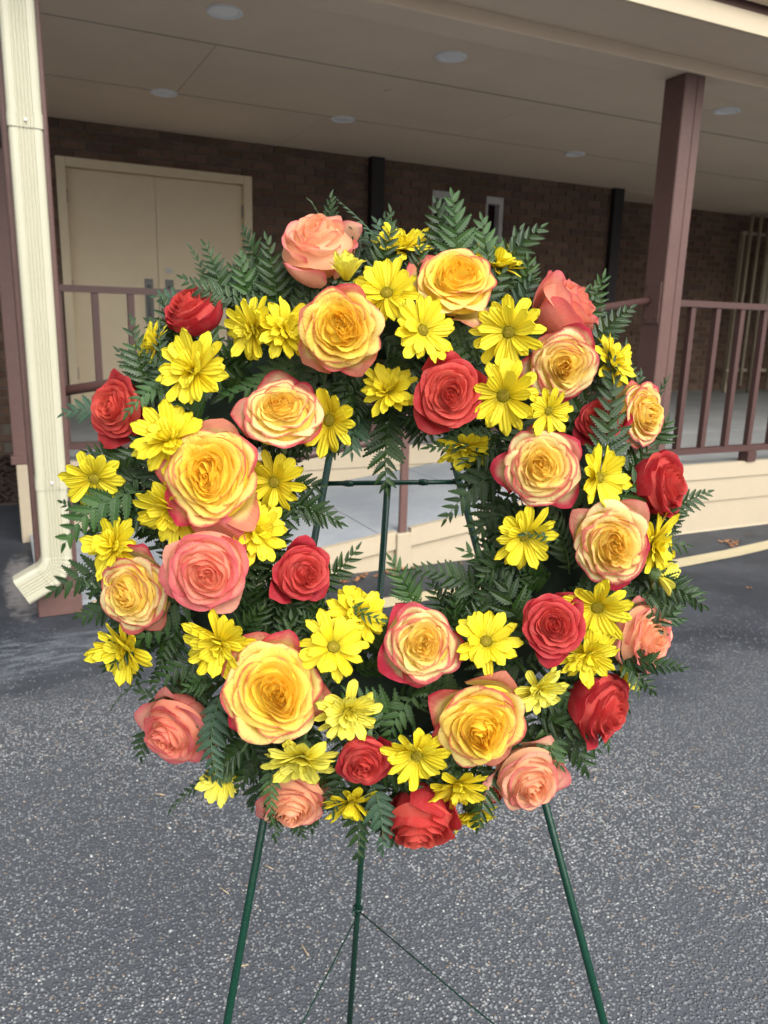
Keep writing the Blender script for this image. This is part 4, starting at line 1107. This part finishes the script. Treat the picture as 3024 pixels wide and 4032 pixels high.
ROSE_TINT = {9: 'cream', 12: 'cream', 15: 'cream', 19: 'cream', 5: 'cream', 11: 'cream', 14: 'cream', 6: 'coral', 8: 'coral', 26: 'coral', 16: 'salmon', 27: 'salmon', 4: 'salmon'}
ROSE_KIND = {'Y': 'gold', 'R': 'red', 'P': 'peach'}
def build_rose(kind, u, v, w, R, fx, fy, tilt, seed, label):
    rs = np.random.RandomState(seed * 7 + 3)
    if tilt > 30: tilt -= 7
    R = R / 1000.0 * ((1.06 if kind == 'Y' else 1.01) + .13 * math.sin(math.radians(tilt)))
    w = w + 14 * math.sin(math.radians(tilt))
    root = empty('rose', facing_matrix(u / 1000, v / 1000, w / 1000, fx, fy, tilt, rs.uniform(0, 6.28)))
    tag(root, label, 'rose', 'roses in the wreath')
    mat = M['rose_' + ROSE_TINT.get(seed, ROSE_KIND[kind])]
    n = int({'Y': 46, 'R': 34, 'P': 30}[kind] * (.72 if tilt > 40 else 1))
    kw = rs.normal(0, 1, (4, 3)) * (1.5 / R); ph = rs.uniform(0, 6.28, (4, 3))
    kc = rs.normal(0, 1, (3, 3)) * (4.0 / R); pc = rs.uniform(0, 6.28, (3, 3))
    nu, nv = 15, 11
    cup = min(1, max(0, (tilt - 30) / 25))           # blooms seen from the side are less open
    s1 = np.linspace(-1, 1, nu); t1 = np.linspace(0, 1, nv)
    s, t_ = np.meshgrid(s1, t1)
    th = rs.uniform(0, 6.28)
    for i in range(n):
        f = i / (n - 1)
        guard = i >= n - {'Y': 4, 'R': 3, 'P': 4}[kind]
        th += 2.399 + rs.uniform(-.18, .18)
        rho = R * (.03 + .91 * f ** {'Y': .98, 'R': .98, 'P': .92}[kind])
        phi = (2.2 - 1.38 * f ** .5) * rs.uniform(.88, 1.12)
        zr = R * ({'Y': .40, 'R': .44, 'P': .46}[kind] * (1 - f ** 1.8 * (1.05 - .62 * cup))) + rs.uniform(-.025, .025) * R
        if f < .12: zr -= R * (.12 - f) * .5
        if guard:
            rho *= rs.uniform(1.02, 1.16); zr -= R * rs.uniform(.05, .22) * (1 - .4 * cup); phi *= rs.uniform(.75, 1.0)
        point = rs.uniform(.6, 1.8) if f > .4 else 0
        if guard: point = 2.2
        tip = 1 - .12 * np.abs(s) ** 2.4 - .085 * point * np.abs(s)
        tt = t_ * tip
        fl = min(1, max(0, (f - .06) / .5)); fl = fl * fl * (3 - 2 * fl) * (1 - .45 * cup)      # how far the petal has opened
        b0 = R * (.08 + .12 * f); zb = -R * .78
        zb = -R * (.78 + .30 * math.sin(math.radians(tilt))); P0 = (b0, zb); P1 = (rho * (1.0 - .15 * fl) + R * .06, zb * (.66 + .0 * fl))
        P2 = (rho * (1.10 - .38 * fl), zr - R * (.30 - .18 * fl)); P3 = (rho * (.82 + .18 * fl), zr)
        q = 1 - tt
        rr_ = q ** 3 * P0[0] + 3 * q * q * tt * P1[0] + 3 * q * tt * tt * P2[0] + tt ** 3 * P3[0]
        zz = q ** 3 * P0[1] + 3 * q * q * tt * P1[1] + 3 * q * tt * tt * P2[1] + tt ** 3 * P3[1]
        # rolled-back rim
        c = np.clip((tt - .78) / .22, 0, 1)
        roll = R * (.012 + .10 * f * fl) * rs.uniform(.6, 1.35) * (1 + (1.2 * np.abs(s) ** 1.5 if f > .4 else 0))
        rr_ = rr_ + roll * c ** 1.4
        zz = zz - roll * (.15 + 1.0 * fl) * c ** 2.6
        # overlap spiral and ruffles
        rr_ = rr_ * (1 + (.085 + .03 * (1 - f)) * s * np.clip(tt * 1.4, 0, 1))
        a1, k1, p1 = rs.uniform(.018, .045) * (1.5 if kind == 'Y' else 1), rs.uniform(2.5, 5.5), rs.uniform(0, 6.28)
        rr_ = rr_ + R * a1 * np.sin(k1 * s + p1) * tt ** 2.5
        zz = zz + R * a1 * 1.1 * np.sin(k1 * 1.3 * s + p1 + 1.3) * tt ** 3
        a2, k2 = rs.uniform(.008, .024), rs.uniform(6, 11)
        rr_ = rr_ + R * a2 * np.sin(k2 * s + p1 * 2) * tt ** 5
        # sides pinch toward the narrow base
        ang = th + phi * s * (.35 + .65 * np.clip(t_ * 1.8, 0, 1))
        X = rr_ * np.cos(ang); Y = rr_ * np.sin(ang); Z = zz
        if guard:
            lean = rs.uniform(-.08, .12) * R; g_ = tt ** 2
            X = X + np.cos(th) * lean * g_; Y = Y + np.sin(th) * lean * g_
        P = np.stack([X, Y, Z], -1)
        D = np.zeros_like(P)
        for k in range(4):
            D += np.sin((P @ kw[k])[..., None] + ph[k]) * R * .022
        amp = R * {'Y': .050, 'R': .020, 'P': .018}[kind] * max(0, 1 - f * 1.15)
        for k in range(3):
            Dk = np.sin((P @ kc[k])[..., None] + pc[k]) * amp
            Dk[..., 2] *= .4; D += Dk
        P = P + D * np.clip((Z - zb) / (R * .5), 0, 1)[..., None]
        ringv = 1.0 if guard else f * .96
        me = grid_mesh('petal', P, s * .5 + .5, t_, ringv, rs.rand(), mat)
        link('petal', me, root, ml=Matrix.Identity(4))
    # the packed heart of the bloom that shows between the inner petals
    gt, gr = np.meshgrid(np.linspace(0, 2 * math.pi, 49), np.linspace(.02, 1, 12))
    rad = gr * R * .80
    zc_ = R * ({'Y': .40, 'R': .44, 'P': .46}[kind] * (1 - gr ** 1.8 * .85)) - R * .13 - R * .07 * np.abs(np.sin(gt * 1.5 + gr * 9 + seed)) - R * .5 * np.clip(gr - .8, 0, 1) ** 1.0
    PH = np.stack([rad * np.cos(gt), rad * np.sin(gt), zc_], -1)
    DH = np.zeros_like(PH)
    for k in range(4): DH += np.sin((PH @ kw[k])[..., None] + ph[k]) * R * .022
    PH = PH + DH
    link('heart', grid_mesh('heart', PH[:, ::-1], gt * 0 + .5, gr * .45 + .3, .25, .1, mat), root, ml=Matrix.Identity(4))
    # calyx and stem
    m = MB(); zo = zb + R * .78; H = [(R * .05, zo - R * 1.02), (R * .17, zo - R * .98), (R * .22, zo - R * .86), (R * .20, zo - R * .74)]
    vs = []; fs = []; nn = 12
    for r_, z_ in H:
        for k in range(nn): vs.append((r_ * math.cos(2 * math.pi * k / nn), r_ * math.sin(2 * math.pi * k / nn), z_))
    for i in range(len(H) - 1):
        for k in range(nn): fs.append((i * nn + k, i * nn + (k + 1) % nn, (i + 1) * nn + (k + 1) % nn, (i + 1) * nn + k))
    m.add(vs, fs, 0, True)
    link('calyx', m.mesh('calyx', M['sepal']), root, ml=Matrix.Identity(4))
    for k in range(5):
        a = k * 1.2566 + .3; m = MB(); vs = []; fs = []
        for j, (q_, w_) in enumerate(((0, .10), (.3, .13), (.65, .08), (1, .005))):
            rad = R * (.20 + .28 * q_); z_ = zo - R * (.86 - .05 * q_) - R * .30 * q_ * q_
            for sg in (-1, 0, 1):
                vs.append((rad * math.cos(a) - sg * R * w_ * math.sin(a), rad * math.sin(a) + sg * R * w_ * math.cos(a), z_ + (0 if sg else -R * .02)))
        for j in range(3):
            for h_ in (0, 1): fs.append((j * 3 + h_, j * 3 + h_ + 1, j * 3 + h_ + 4, j * 3 + h_ + 3))
        m.add(vs, fs, 0, True); link('sepal', m.mesh('sepal', M['sepal']), root, ml=Matrix.Identity(4))
    stem_to_ring(root, zo - R * .98, .0030)
    return root

def stem_to_ring(root, z0, rad):
    """a stem from the flower's underside curving into the foam ring"""
    inv = (WF.inverted() @ root.matrix_world)
    p = inv @ Vector((0, 0, z0)); a = math.atan2(p.y - CV, p.x - CU)
    tgt = Vector((CU + .205 * math.cos(a), CV + .205 * math.sin(a), -.002))
    mid_ = inv @ Vector((0, 0, z0 - .02))
    ptsw = [p, mid_.lerp(tgt, .15), mid_.lerp(tgt, .6), tgt]
    iv = inv.inverted()
    m = MB(); m.tube([iv @ q for q in ptsw], rad, 7)
    link('stem', m.mesh('stem', M['stem']), root, ml=Matrix.Identity(4))

# daisy rays: a few shapes shared by all the daisies
def ray_mesh(k, pale):
    rs = np.random.RandomState(100 + k)
    nu, nv = 7, 12
    s, t_ = np.meshgrid(np.linspace(-1, 1, nu), np.linspace(0, 1, nv))
    W = rs.uniform(.125, .165)
    wid = W * (.30 + .70 * np.sin(np.clip(t_, 0, 1) ** .75 * math.pi * .62) ) * np.sqrt(np.clip(1 - np.clip((t_ - .80) / .205, 0, 1) ** 2.2, 0.02, 1))
    notch = .025 * np.cos(s * math.pi * rs.choice([2, 3]))  * (t_ > .9)
    X = s * wid
    L = t_ * 1.0 + notch - .03 * np.abs(s) ** 2 * t_
    curl = rs.uniform(-.28, .22); lift = rs.uniform(.05, .30)
    Y = L * (1 - .05 * abs(curl))
    Z = lift * np.sin(t_ * 1.9) * .6 + curl * t_ ** 2.6 + .07 * np.abs(s) ** 2 * (wid / W) * rs.uniform(-.3, 1.0) + .012 * np.cos(s * 6.5) * np.sin(t_ * 3.1)
    tw = rs.uniform(-.35, .35) * t_ ** 2
    X2 = X * np.cos(tw) + rs.uniform(-.07, .07) * t_ ** 2; Z2 = Z + X * np.sin(tw)
    P = np.stack([X2, Y, Z2], -1)
    return grid_mesh('petal', P, s * .5 + .5, t_, 1.0, rs.rand(), M['daisy_pale' if pale else 'daisy'])
RAYS = {p: [ray_mesh(k + (50 if p else 0), p) for k in range(9)] for p in (False, True)}

def disc_mesh():
    m = MB(); rs = random.Random(9); n = 150
    for i in range(n):
        r_ = math.sqrt((i + .5) / n); a = i * 2.39996
        x, y = r_ * math.cos(a), r_ * math.sin(a); z = .38 * (1 - r_ ** 2.2) - .14 * math.exp(-(r_ / .35) ** 2)
        s_ = .075
        vs = [(x + s_ * math.cos(b), y + s_ * math.sin(b), z - .03) for b in (0, 1.57, 3.14, 4.71)] + [(x * 1.03, y * 1.03, z + .10 + rs.uniform(0, .05))]
        tone = min(1, max(.01, r_ * .9 + rs.uniform(-.12, .12)))
        m.add(vs, [(0, 1, 4), (1, 2, 4), (2, 3, 4), (3, 0, 4)], tone)
    vs = [(0, 0, .3)]; fs = []; k = 20
    for i, (r_, z_) in enumerate(((.45, .26), (.8, .1), (1.05, -.15), (.6, -.4))):
        for j in range(k): vs.append((r_ * math.cos(2 * math.pi * j / k), r_ * math.sin(2 * math.pi * j / k), z_))
    for j in range(k): fs.append((0, 1 + j, 1 + (j + 1) % k))
    for i in range(3):
        for j in range(k): fs.append((1 + i * k + j, 1 + (i + 1) * k + j, 1 + (i + 1) * k + (j + 1) % k, 1 + i * k + (j + 1) % k))
    m.add(vs, fs, .4, True)
    return m.mesh('disc', M['disc'])
DISC = disc_mesh()
def calyx_mesh():
    m = MB(); vs = []; fs = []; k = 14
    for r_, z_ in ((.03, -.42), (.16, -.38), (.25, -.24), (.27, -.08), (.16, -.02)):
        for j in range(k): vs.append((r_ * math.cos(2 * math.pi * j / k), r_ * math.sin(2 * math.pi * j / k), z_))
    for i in range(4):
        for j in range(k): fs.append((i * k + j, i * k + (j + 1) % k, (i + 1) * k + (j + 1) % k, (i + 1) * k + j))
    m.add(vs, fs, 0, True)
    for row, (r0, z0, r1, z1) in enumerate(((.19, -.34, .30, -.16), (.25, -.24, .32, -.02))):
        for j in range(13):
            a = 2 * math.pi * (j + .5 * row) / 13
            q = []
            for r_, z_, w_ in ((r0, z0, .05), ((r0 + r1) / 2 + .02, (z0 + z1) / 2, .055), (r1, z1, .012)):
                for sg in (-1, 1): q.append((r_ * math.cos(a) - sg * w_ * math.sin(a), r_ * math.sin(a) + sg * w_ * math.cos(a), z_))
            m.add(q, [(0, 1, 3, 2), (2, 3, 5, 4)], .3)
    return m.mesh('calyx', M['sepal'])
CALYX = calyx_mesh()

def build_daisy(u, v, w, R, fx, fy, tilt, style, seed, label):
    rs = random.Random(seed * 13 + 1)
    R = R / 1000.0 * 1.08
    if tilt < 20: fx, fy, tilt = fx + rs.uniform(-.6, .6), fy + rs.uniform(-.8, .4), tilt + rs.uniform(5, 22)
    root = empty('daisy', facing_matrix(u / 1000, v / 1000, w / 1000, fx, fy, tilt, rs.uniform(0, 6.28)))
    tag(root, label, 'daisy', 'yellow daisies in the wreath')
    pale = label.startswith('pale') or 'pale ' in label[:14] or style == 'k' or style == 'b'
    rays = RAYS[pale]
    full = style != 'd' or rs.random() > .4
    layers = [(rs.randint(12, 15), 1.0, rs.uniform(-.15, .22), .02)]
    if full: layers.append((rs.randint(10, 12), .90, .26, .05))
    else: layers.append((rs.randint(6, 10), .88, .26, .05))
    if style in 'cb': layers += [(rs.randint(6, 8), .60, .62, .09), (4, .38, 1.0, .10)]
    if style == 'b': layers = [(11, 1.0, .95, .02), (9, .86, 1.08, .04), (7, .7, 1.2, .05)]
    if style == 'k': layers = [(12, 1.0, .50, .0), (9, .9, .62, .03)]
    for n, ln, el, zo in layers:
        a0 = rs.uniform(0, 6.28)
        for i in range(n):
            a = a0 + 2 * math.pi * i / n + rs.uniform(-.13, .13)
            e_ = el + rs.uniform(-.30, .26) - (.10 if rs.random() < .2 else 0)
            L = R * ln * rs.uniform(.86, 1.08)
            wd = R * rs.uniform(.98, 1.28)
            r0 = R * (.17 if style == 'd' else .10) * (1 if ln > .7 else .5)
            ml = Matrix.Rotation(a, 4, 'Z') @ Matrix.Translation((0, r0, R * zo)) @ Matrix.Rotation(e_, 4, 'X') @ Matrix.Rotation(rs.uniform(-.3, .3), 4, 'Y') @ Matrix.Diagonal((wd, L - r0, (L + wd) / 2, 1))
            link('petal', rs.choice(rays), root, ml=ml)
    if style != 'k':
        ds = R * (.155 if style == 'd' else .11)
        link('disc', DISC, root, ml=Matrix.Translation((0, 0, R * .05)) @ Matrix.Diagonal((ds, ds, ds, 1)))
    link('calyx', CALYX, root, ml=Matrix.Diagonal((R * .95, R * .95, R * .95, 1)))
    stem_to_ring(root, -R * .38, .0022)
    return root

for k, u, v, w, R, fx, fy, tl, sd, lb, sh in ROSES:
    build_rose(k, u, v, w, R, fx, fy, tl, sd, lb)
for u, v, w, R, fx, fy, tl, st, sd, lb, sh in DAISIES:
    build_daisy(u, v, w, R, fx, fy, tl, st, sd, lb)

# ---------------------------------------------------------------- fern
def leaflet_geo(k):
    """one toothed fern leaflet, unit length along +Y, unit-ish width along X"""
    rs = np.random.RandomState(40 + k)
    n = 8; vs = []; cs = []; fs = []
    lobes = n
    for i in range(lobes):
        t0 = i / lobes; t1 = (i + .62) / lobes
        for tq, notch in ((t0, .58), (t1, 1.0)):
            wv = .25 * min(1, (tq + .06) / .24) ** .7 * max(.0, 1.02 - tq) ** .62 * 1.1
            wq = wv * notch * rs.uniform(.93, 1.07)
            yf = tq + (.055 if notch == 1 else 0)
            z = -.20 * tq * tq
            vs += [(-wq, yf, z + wq * .35), (0, tq, z), (wq, yf, z + wq * .35)]
            cs += [(0, tq), (.5, tq), (1, tq)]
    vs.append((0, 1.03, -.22)); cs.append((.5, 1))
    rows = lobes * 2
    for i in range(rows - 1):
        for h_ in (0, 1): fs.append((i * 3 + h_, i * 3 + h_ + 1, i * 3 + h_ + 4, i * 3 + h_ + 3))
    b = (rows - 1) * 3
    fs += [(b, b + 1, len(vs) - 1), (b + 1, b + 2, len(vs) - 1)]
    return np.array(vs), fs, cs
LG = [leaflet_geo(k) for k in range(3)]
def leaflet_mesh(k, mat):
    V, F, C = LG[k]
    me = bpy.data.meshes.new('leaflet'); me.from_pydata(V.tolist(), [], F)
    at = me.attributes.new('petal', 'FLOAT_COLOR', 'POINT')
    at.data.foreach_set('color', np.array([(c[0], c[1], 1, .5) for c in C], np.float32).reshape(-1))
    me.materials.append(mat); me.update(); return me
LEAF = {tn: [leaflet_mesh(k, M['leaf%d' % tn]) for k in range(3)] for tn in (0, 1, 2)}

def frond_layout(b, tp, pl, bend, roll, rs):
    """rachis points and leaflet matrices in wreath coordinates (metres)"""
    b, tp = Vector(b), Vector(tp); L = (tp - b).length
    ax = (tp - b).normalized()
    face = Vector((0, 0, 1)); face = (face - ax * face.dot(ax))
    if face.length < .2: face = Vector((0, 1, 0)) - ax * ax.y
    face.normalize()
    face = (Quaternion(ax, roll) @ face).normalized()
    side = ax.cross(face).normalized()
    def pt(q): return b.lerp(tp, q) + side * (bend * L * 4 * q * (1 - q)) + face * (.10 * L * 4 * q * (1 - q)) 
    pts = [pt(q) for q in np.linspace(0, .97, 9)]
    mats = []
    step = max(.0082, pl * .41)
    n = max(5, int(L / step))
    for i in range(n):
        q = .10 + .84 * i / n
        p = pt(q); d = (pt(q + .02) - pt(q)).normalized()
        prof = min(1, .55 + 2.2 * (q - .10)) * (1 - .72 * max(0, q - .25) / .75)
        ll = pl * prof
        for sg in (-1, 1):
            if rs.random() < .02: continue
            qq = q + (.35 * .86 / n if sg > 0 else 0)
            p2 = pt(min(qq, .97))
            an = math.radians(62 - 26 * q + rs.uniform(-7, 7))
            y = (d * math.cos(an) + side * sg * math.sin(an)).normalized()
            fz = (face + y * rs.uniform(-.15, .25) + side * rs.uniform(-.18, .18)).normalized()
            x = y.cross(fz).normalized(); z = x.cross(y)
            l_ = ll * rs.uniform(.98, 1.18); w_ = l_ * rs.uniform(.95, 1.2) if l_ > pl * .5 else l_ * 1.25
            mats.append(Matrix(((x.x * w_, y.x * l_, z.x * l_, p2.x), (x.y * w_, y.y * l_, z.y * l_, p2.y), (x.z * w_, y.z * l_, z.z * l_, p2.z), (0, 0, 0, 1))))
    p = pt(.93); y = (pt(1) - pt(.93)).normalized(); x = y.cross(face).normalized(); z = x.cross(y); l_ = max(.010, pl * .38)
    mats.append(Matrix(((x.x * l_, y.x * l_, z.x * l_, p.x), (x.y * l_, y.y * l_, z.y * l_, p.y), (x.z * l_, y.z * l_, z.z * l_, p.z), (0, 0, 0, 1))))
    return pts, mats

def build_frond(b, tp, pl, bend, roll, tone, label, seed, group='fern fronds in the wreath'):
    rs = random.Random(seed)
    pts, mats = frond_layout(b, tp, pl, bend, roll, rs)
    org = WF @ Matrix.Translation(b)
    root = empty('fern_frond', org); tag(root, label, 'fern', group)
    iv = Matrix.Translation(b).inverted()
    m = MB(); m.tube([iv @ p for p in pts], [.0011 - .0008 * i / 8 for i in range(9)], 5)
    link('stem', m.mesh('stem', M['stem']), root, ml=Matrix.Identity(4))
    for mt in mats:
        link('leaflet', rs.choice(LEAF[tone]), root, ml=iv @ mt)
    return root
sd = 500
for u0, v0, w0, u1, v1, w1, pl, bend, roll, tone, lb in FRONDS:
    sd += 1
    build_frond((u0 / 1000, v0 / 1000, w0 / 1000), (u1 / 1000, v1 / 1000, w1 / 1000), pl / 1000 * 1.08, bend, roll, tone, lb, sd)

# filler fronds between the flowers, one thing each, named after the flower they lie by
heads = [(r[1] / 1000, r[2] / 1000, r[10]) for r in ROSES] + [(d[0] / 1000, d[1] / 1000, d[10]) for d in DAISIES]
rs = random.Random(77)
fill = []
for ring_r, n, wlo, whi, inout in ((.262, 26, .005, .022, 1), (.21, 26, .040, .058, 0), (.150, 20, .010, .035, -1)):
    for i in range(n):
        a = 2 * math.pi * (i + rs.uniform(-.3, .3)) / n
        b = Vector((CU + ring_r * math.cos(a), CV + ring_r * math.sin(a), wlo))
        da = a + (rs.uniform(-.75, .75) if inout > 0 else math.pi + rs.uniform(-1.0, 1.0) if inout < 0 else rs.uniform(-3.1, 3.1))
        L = rs.uniform(.05, .075) if inout > 0 else rs.uniform(.045, .062) if inout < 0 else rs.uniform(.07, .10)
        tp = b + Vector((L * math.cos(da), L * math.sin(da), whi - wlo + rs.uniform(-.01, .01)))
        fill.append((b, tp, da))
seen = set()
DIRS = ['sideways toward the post', 'obliquely upward', 'straight up', 'up and sideways', 'sideways toward the downspout', 'down and sideways', 'straight down', 'obliquely downward']
for k, (b, tp, da) in enumerate(fill):
    ds = sorted(((math.hypot(h[0] - (b.x + tp.x) / 2, h[1] - (b.y + tp.y) / 2), h[2]) for h in heads))[:3]
    dr = DIRS[int(round((da % (2 * math.pi)) / (math.pi / 4))) % 8]
    lb = None
    for cand in (f"shaded fern frond between {ds[0][1]} and {ds[1][1]}", f"shaded fern frond between {ds[0][1]} and {ds[2][1]}",
                 f"dark fern frond under {ds[0][1]}, pointing {dr}", f"dark fern frond under {ds[1][1]}, pointing {dr}", f"small dark frond between {ds[1][1]} and {ds[2][1]}"):
        if cand not in seen and len(cand.split()) <= 16: lb = cand; break
    if lb is None: lb = f"dark fern frond tucked behind {ds[0][1]}, pointing {dr}"
    seen.add(lb)
    build_frond(tuple(b), tuple(tp), rs.uniform(.026, .034), rs.uniform(-.1, .1), rs.uniform(-.3, .3), rs.choice((0, 0, 0, 1)), lb, 900 + k)

# the dense greenery packed against the foam, which nobody could count
Vs = []; Fs = []; Cs = []; Ts = []; base = 0
rs = random.Random(31)
for i in range(430):
    a = rs.uniform(0, 2 * math.pi); rad = .205 + rs.uniform(-.070, .085)
    b = Vector((CU + rad * math.cos(a), CV + rad * math.sin(a), rs.uniform(-.02, .045)))
    out = 1 if rad > .205 else -1
    da = a + (0 if out > 0 else math.pi) + rs.uniform(-1.1, 1.1)
    L = rs.uniform(.05, .085) if out > 0 else rs.uniform(.035, .05)
    tp = b + Vector((L * math.cos(da), L * math.sin(da), rs.uniform(.0, .03)))
    pts, mats = frond_layout(b, tp, rs.uniform(.018, .026), rs.uniform(-.12, .12), rs.uniform(-.6, .6), rs)
    for mt in mats:
        V, F, C = LG[rs.randrange(3)]
        A = np.array(mt)
        Vs.append(V @ A[:3, :3].T + A[:3, 3]); Fs += [tuple(j + base for j in f_) for f_ in F]; Cs += C
        Ts += [rs.random()] * len(V); base += len(V)
Vs = np.concatenate(Vs)
me = bpy.data.meshes.new('fern_greenery'); me.from_pydata(Vs.tolist(), [], Fs)
at = me.attributes.new('petal', 'FLOAT_COLOR', 'POINT'); at.data.foreach_set('color', np.array([(c[0], c[1], 1, .5) for c in Cs], np.float32).reshape(-1))
at = me.attributes.new('tone', 'FLOAT', 'POINT'); at.data.foreach_set('value', Ts)
me.materials.append(M['leaf0']); me.update()
tag(link('foliage', me, mw=WF.copy()), 'dense dark fern greenery packed round the wreath behind the flowers', kind='stuff')
